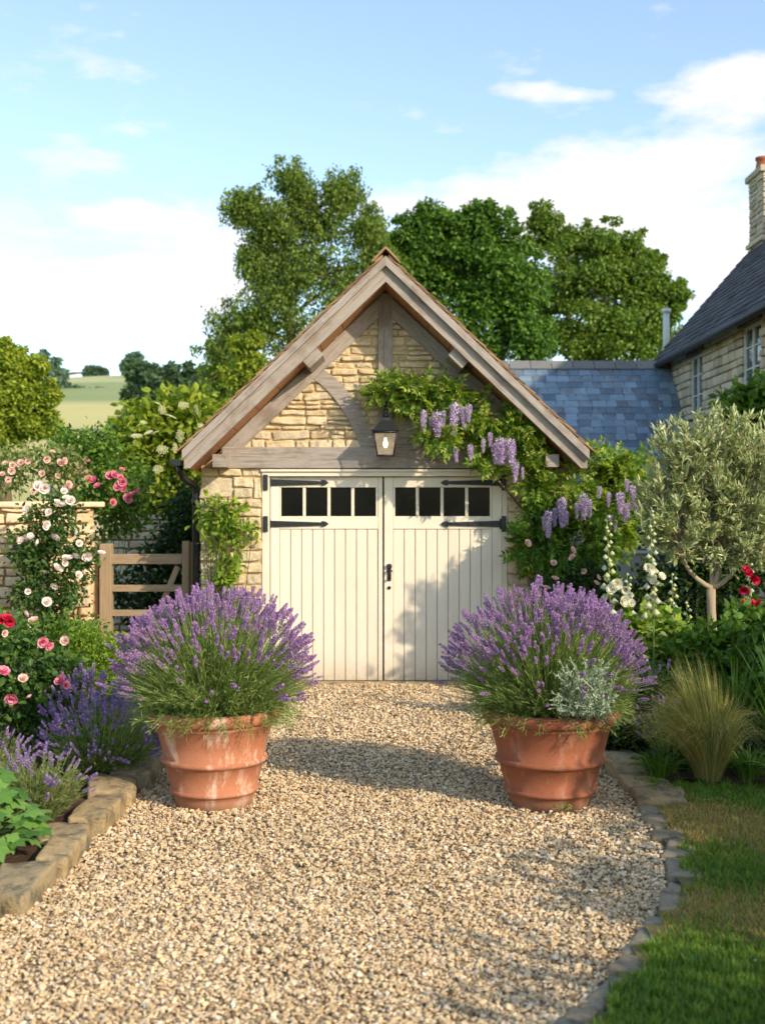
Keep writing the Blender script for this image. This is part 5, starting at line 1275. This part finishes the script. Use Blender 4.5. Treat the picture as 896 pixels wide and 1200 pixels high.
# daisies
rt_ = random.Random(2)
DAISY = None
for px, py in ((797, 942), (834, 942), (836, 949), (829, 943), (863, 966), (884, 1135), (826, 943), (860, 950), (850, 938)):
    Yd = 1.66 * 1400 / (py - 600); p = at(px, py, Yd); g = G()
    if DAISY is None:
        for k in range(10):
            a = k * .628; g.add(np.array([[0, 0, .0], [.3 * math.cos(a - .25), .3 * math.sin(a - .25), .05], [math.cos(a), math.sin(a), .1], [.3 * math.cos(a + .25), .3 * math.sin(a + .25), .05]]) * .009 + np.array([0, 0, .03]), np.array([[0, 1, 2, 3]]), 0)
        v, f = octa(.003, .002); g.add(v + np.array([0, 0, .031]), f, 1); tube(g, [(0, 0, 0), (0, 0, .03)], .0008, 4, 2)
        o = g.build('daisy', [M['fl_white'], M['fl_elder'], M['stem']]); DAISY = o
    else: o = DAISY.copy(); COL.objects.link(o)
    o.location = (p[0], p[1], .04); o.rotation_euler = (rt_.uniform(-.3, .3), 0, rt_.uniform(0, 6)); tag(o, 'tiny white daisy in the lawn grass', 'daisy', 'daisies scattered in the lawn')

# olive tree
ot = thing('olive_tree', 'standard olive tree with silvery crown and slim pale trunk', 'olive tree', (2.76, 10, .05))
g = G(); Yo = 10.0
fork = at(834, 690, Yo); basep = np.array([2.77, Yo, .02]); q = np.linspace(0, 1, 7)[:, None]
C = basep * (1 - q) + fork * q; C[:, 0] += .012 * np.sin(q[:, 0] * 5); tube(g, C, [.05, .042, .038, .037, .036, .036, .038], 10)
gl = G()
lob = [(800, 530, 34, 36), (845, 520, 36, 34), (885, 535, 30, 36), (780, 575, 30, 40), (825, 570, 44, 44), (870, 585, 44, 42), (795, 625, 36, 40), (845, 640, 40, 36), (890, 640, 34, 36), (770, 610, 20, 36), (910, 590, 30, 50), (845, 610, 50, 50)]
OLIMB = [at(800, 655, Yo - .1), at(832, 640, Yo + .15), at(868, 655, Yo - .05), at(850, 625, Yo + .1)]
for e in OLIMB:
    q = np.linspace(0, 1, 6)[:, None]; m = (fork + e) / 2 + np.array([(e[0] - fork[0]) * .25, 0, -.03]); tube(g, (1 - q) ** 2 * fork + 2 * q * (1 - q) * m + q * q * e, np.linspace(.024, .014, 6), 8)
for c, R3, P, d in clumps(lob, Yo, .36, 56, .45):
    k0 = min(OLIMB, key=lambda e: np.linalg.norm(e - c)); m = (k0 + c) / 2 + rng.normal(size=3) * .04; q = np.linspace(0, 1, 6)[:, None]; B = (1 - q) ** 2 * k0 + 2 * q * (1 - q) * m + q * q * c
    tube(g, B, np.linspace(.016, .007, 6), 6)
    for p, dd in zip(P, d):
        s0 = B[rng.integers(2, 6)]; tip = p + np.array([0, 0, .05]) + dd * .05; mm = (s0 + tip) / 2 + rng.normal(size=3) * .03; tube(g, [s0, mm, tip], [.006, .004, .0015], 4, cap=False)
        n = 34; qs = rng.uniform(.4, 1.05, n)[:, None]; Pp = (1 - qs) ** 2 * s0 + 2 * qs * (1 - qs) * mm + qs ** 2 * tip
        ax_ = unit(tip - mm); dv = ax_ * .8 + rng.normal(size=(n, 3)) * .5 + np.array([0, 0, .35]); inst(gl, leaf_full(.12, .03, .1), Pp + rng.normal(size=(n, 3)) * .012, frames(dv, rng.normal(size=(n, 3))), rng.uniform(.045, .078, n))
for i, lb in enumerate([(800, 500), (815, 488), (790, 512), (855, 490), (880, 508), (845, 500), (765, 545), (780, 520), (870, 495), (752, 560), (755, 590), (830, 495), (895, 505)]):   # upright shoots
    e = at(lb[0] + rng.normal() * 4, lb[1] + rng.normal() * 5, Yo + rng.normal() * .2); b = e - np.array([rng.normal() * .03, 0, .22]); tube(gl, [b, e], [.004, .0015], 4, cap=False)
    n = 34; t = rng.uniform(0, 1, n)[:, None]; Pp = b * (1 - t) + e * t; inst(gl, leaf_full(.12, .03, .1), Pp, frames(np.array([0, 0, .8]) + rng.normal(size=(n, 3)) * .5, rng.normal(size=(n, 3))), rng.uniform(.045, .075, n))
g.build('trunk', M['olive_bark'], ot); gl.build('crown', M['lf_olive'], ot)

# ------------------------------------------------------------------ trees behind
tree('birch_tree', 'tall loose birch with drooping sprays behind the garage gable', 'tree', [(290, 235, 28, 24), (345, 215, 30, 28), (400, 222, 26, 28), (430, 268, 30, 26), (375, 250, 34, 26), (318, 262, 34, 30), (300, 305, 30, 26), (355, 300, 44, 34), (325, 350, 44, 36), (285, 375, 36, 26), (270, 410, 32, 30), (400, 330, 50, 40), (270, 445, 30, 34), (440, 310, 26, 26), (360, 395, 60, 36)], 34, 345, .28, 'lf_birch', LD, (.08, .14), 44, 84, .24, droop=.9, surf=.35, flat=1.7)
tree('maple_tree', 'dense dark green maple right of the gable peak', 'tree', [(505, 268, 38, 26), (560, 266, 36, 28), (535, 280, 40, 30), (580, 330, 50, 50), (470, 330, 30, 40), (474, 292, 26, 26), (590, 300, 34, 30), (530, 300, 46, 34), (500, 320, 36, 34), (560, 345, 56, 40), (605, 350, 36, 40), (610, 400, 40, 34), (540, 400, 60, 40), (485, 290, 20, 22)], 38, 560, .32, 'lf_maple', LF, (.11, .17), 54, 92, .30, surf=.5)
tree('ash_tree', 'airy yellow green tree behind the slate roof', 'tree', [(700, 340, 70, 50), (700, 400, 80, 40), (632, 265, 24, 24), (655, 290, 30, 28), (705, 290, 34, 26), (740, 300, 26, 24), (690, 325, 42, 28), (750, 335, 34, 26), (660, 350, 40, 32), (720, 370, 44, 34), (770, 370, 24, 28), (790, 345, 16, 18, 0, .6), (640, 400, 44, 30), (690, 410, 50, 30), (760, 405, 40, 26), (765, 310, 14, 14, 0, .5)], 42, 690, .26, 'lf_ash', LF, (.10, .16), 44, 78, .26, surf=.45)
tree('young_tree', 'light green young tree in front of the birch', 'tree', [(292, 410, 18, 20), (288, 440, 24, 26), (298, 465, 24, 26), (285, 490, 26, 26)], 27, 292, .1, 'lf_gold', LD, (.08, .13), 40, 56, .2, droop=.5)
tree('left_tree', 'sunlit golden green tree at the left picture edge', 'tree', [(5, 420, 22, 18), (38, 436, 24, 18), (18, 462, 44, 26), (52, 466, 16, 18), (-20, 460, 50, 50), (38, 500, 28, 24), (0, 510, 46, 34)], 24, 0, .2, 'lf_gold', LD, (.07, .13), 40, 80, .2, surf=.4)
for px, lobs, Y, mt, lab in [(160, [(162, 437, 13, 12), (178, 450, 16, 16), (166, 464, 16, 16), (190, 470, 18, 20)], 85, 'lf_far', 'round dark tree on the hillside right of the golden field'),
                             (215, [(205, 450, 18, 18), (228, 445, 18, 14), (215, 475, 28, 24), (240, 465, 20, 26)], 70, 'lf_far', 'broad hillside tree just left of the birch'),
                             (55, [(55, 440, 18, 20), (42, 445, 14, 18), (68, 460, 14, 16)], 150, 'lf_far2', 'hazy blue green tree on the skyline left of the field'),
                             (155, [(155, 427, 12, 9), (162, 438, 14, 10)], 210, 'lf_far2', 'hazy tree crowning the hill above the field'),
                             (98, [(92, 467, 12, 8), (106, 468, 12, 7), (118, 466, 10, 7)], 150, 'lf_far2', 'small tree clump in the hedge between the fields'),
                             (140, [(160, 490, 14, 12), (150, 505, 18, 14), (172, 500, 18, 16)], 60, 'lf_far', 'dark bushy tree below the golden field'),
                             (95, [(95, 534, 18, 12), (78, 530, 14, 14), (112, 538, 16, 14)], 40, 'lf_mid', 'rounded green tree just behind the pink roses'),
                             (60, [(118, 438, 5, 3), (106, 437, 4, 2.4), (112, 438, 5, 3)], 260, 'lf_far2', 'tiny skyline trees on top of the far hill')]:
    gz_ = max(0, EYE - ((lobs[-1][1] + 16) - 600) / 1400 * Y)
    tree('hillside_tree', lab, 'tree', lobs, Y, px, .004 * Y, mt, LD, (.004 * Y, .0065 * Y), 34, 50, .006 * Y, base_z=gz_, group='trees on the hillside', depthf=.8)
# hill with fields
def hz(X, Y):
    base = np.interp(Y, [40, 62, 95, 160, 265, 400, 700, 1200], [-.5, 2.2, 8.6, 18.5, 32.2, 30, 20, 10])
    return base + 2.2 * np.sin(X * .018 + 1) * np.clip((Y - 60) / 200, 0, 1) + .02 * X * 0
sheet('hill', -500, 500, 40, 1200, 80, 140, hz, M['hill'])
r_ = random.Random(9)
for i in range(9):
    px = 70 + i * 9; Y = 165
    tree('hedge_tree', 'distant hedgerow bush between the two hill fields', 'tree', [(px + r_.uniform(-2, 2), 474 + r_.uniform(-2, 1), 6, 4.5)], Y, px, .2, 'lf_far2', LD, (.5, .9), 20, 30, .7, base_z=float(hz(np.array([0.]), np.array([165.]))[0]) - 1, group='hedgerow bushes between the fields')

# unseen trees and bushes added beyond the right edge to shade the lawn side
def side_tree(label, x, Y, H, R, n, zc, group=None, nm='added_shade_tree', s=(.1, .17), mt='lf_mid'):
    root = thing(nm, label, 'tree', (x, Y, 0), group); g = G(); gt = G(); tube(gt, [(x, Y, 0), (x + .1, Y, zc * .6), (x, Y, zc)], [.12, .09, .05], 8)
    d = unit(rng.normal(size=(n, 3))); P = np.array([x, Y, zc]) + d * np.array([R, R, (H - zc)]) * rng.uniform(.5, 1, (n, 1))
    for p in P[:24]: tube(gt, [(x, Y, zc * .7), tuple((p + np.array([x, Y, zc])) / 2), tuple(p)], [.03, .02, .008], 4, cap=False)
    add_leaves(g, P, .16, 30, LD, s[0], s[1], 0, .1, d); gt.build('trunk', M['bark'], root); g.build('crown', M[mt], root)
SHADE = True
if SHADE:
    for i, (x, Y, H, R, n, zc) in enumerate([(5.7, 3.5, 2.9, 1.0, 170, 1.6), (5.4, 1.3, 2.7, .9, 150, 1.5), (6.0, 5.4, 3.3, .9, 140, 1.9), (5.2, -.9, 2.5, .9, 130, 1.4), (7.6, 7.6, 4.4, .9, 110, 2.7), (3.7, 3.1, 2.0, .75, 70, 1.1), (3.5, 1.5, 2.0, .75, 70, 1.1), (4.1, 4.5, 2.35, .7, 80, 1.3)]):
        side_tree(['round unseen tree added to shade the lawn', 'second unseen tree added for shade along the lawn', 'slim unseen tree added for shade near the bed end', 'unseen tree added for shade behind the viewer', 'taller unseen tree added for shade near the farmhouse', 'low unseen bush added to shade the lawn', 'low unseen bush added for shade nearest the viewer', 'unseen bush added for shade at the lawn end of the bed'][i], x, Y, H, R, n, zc)
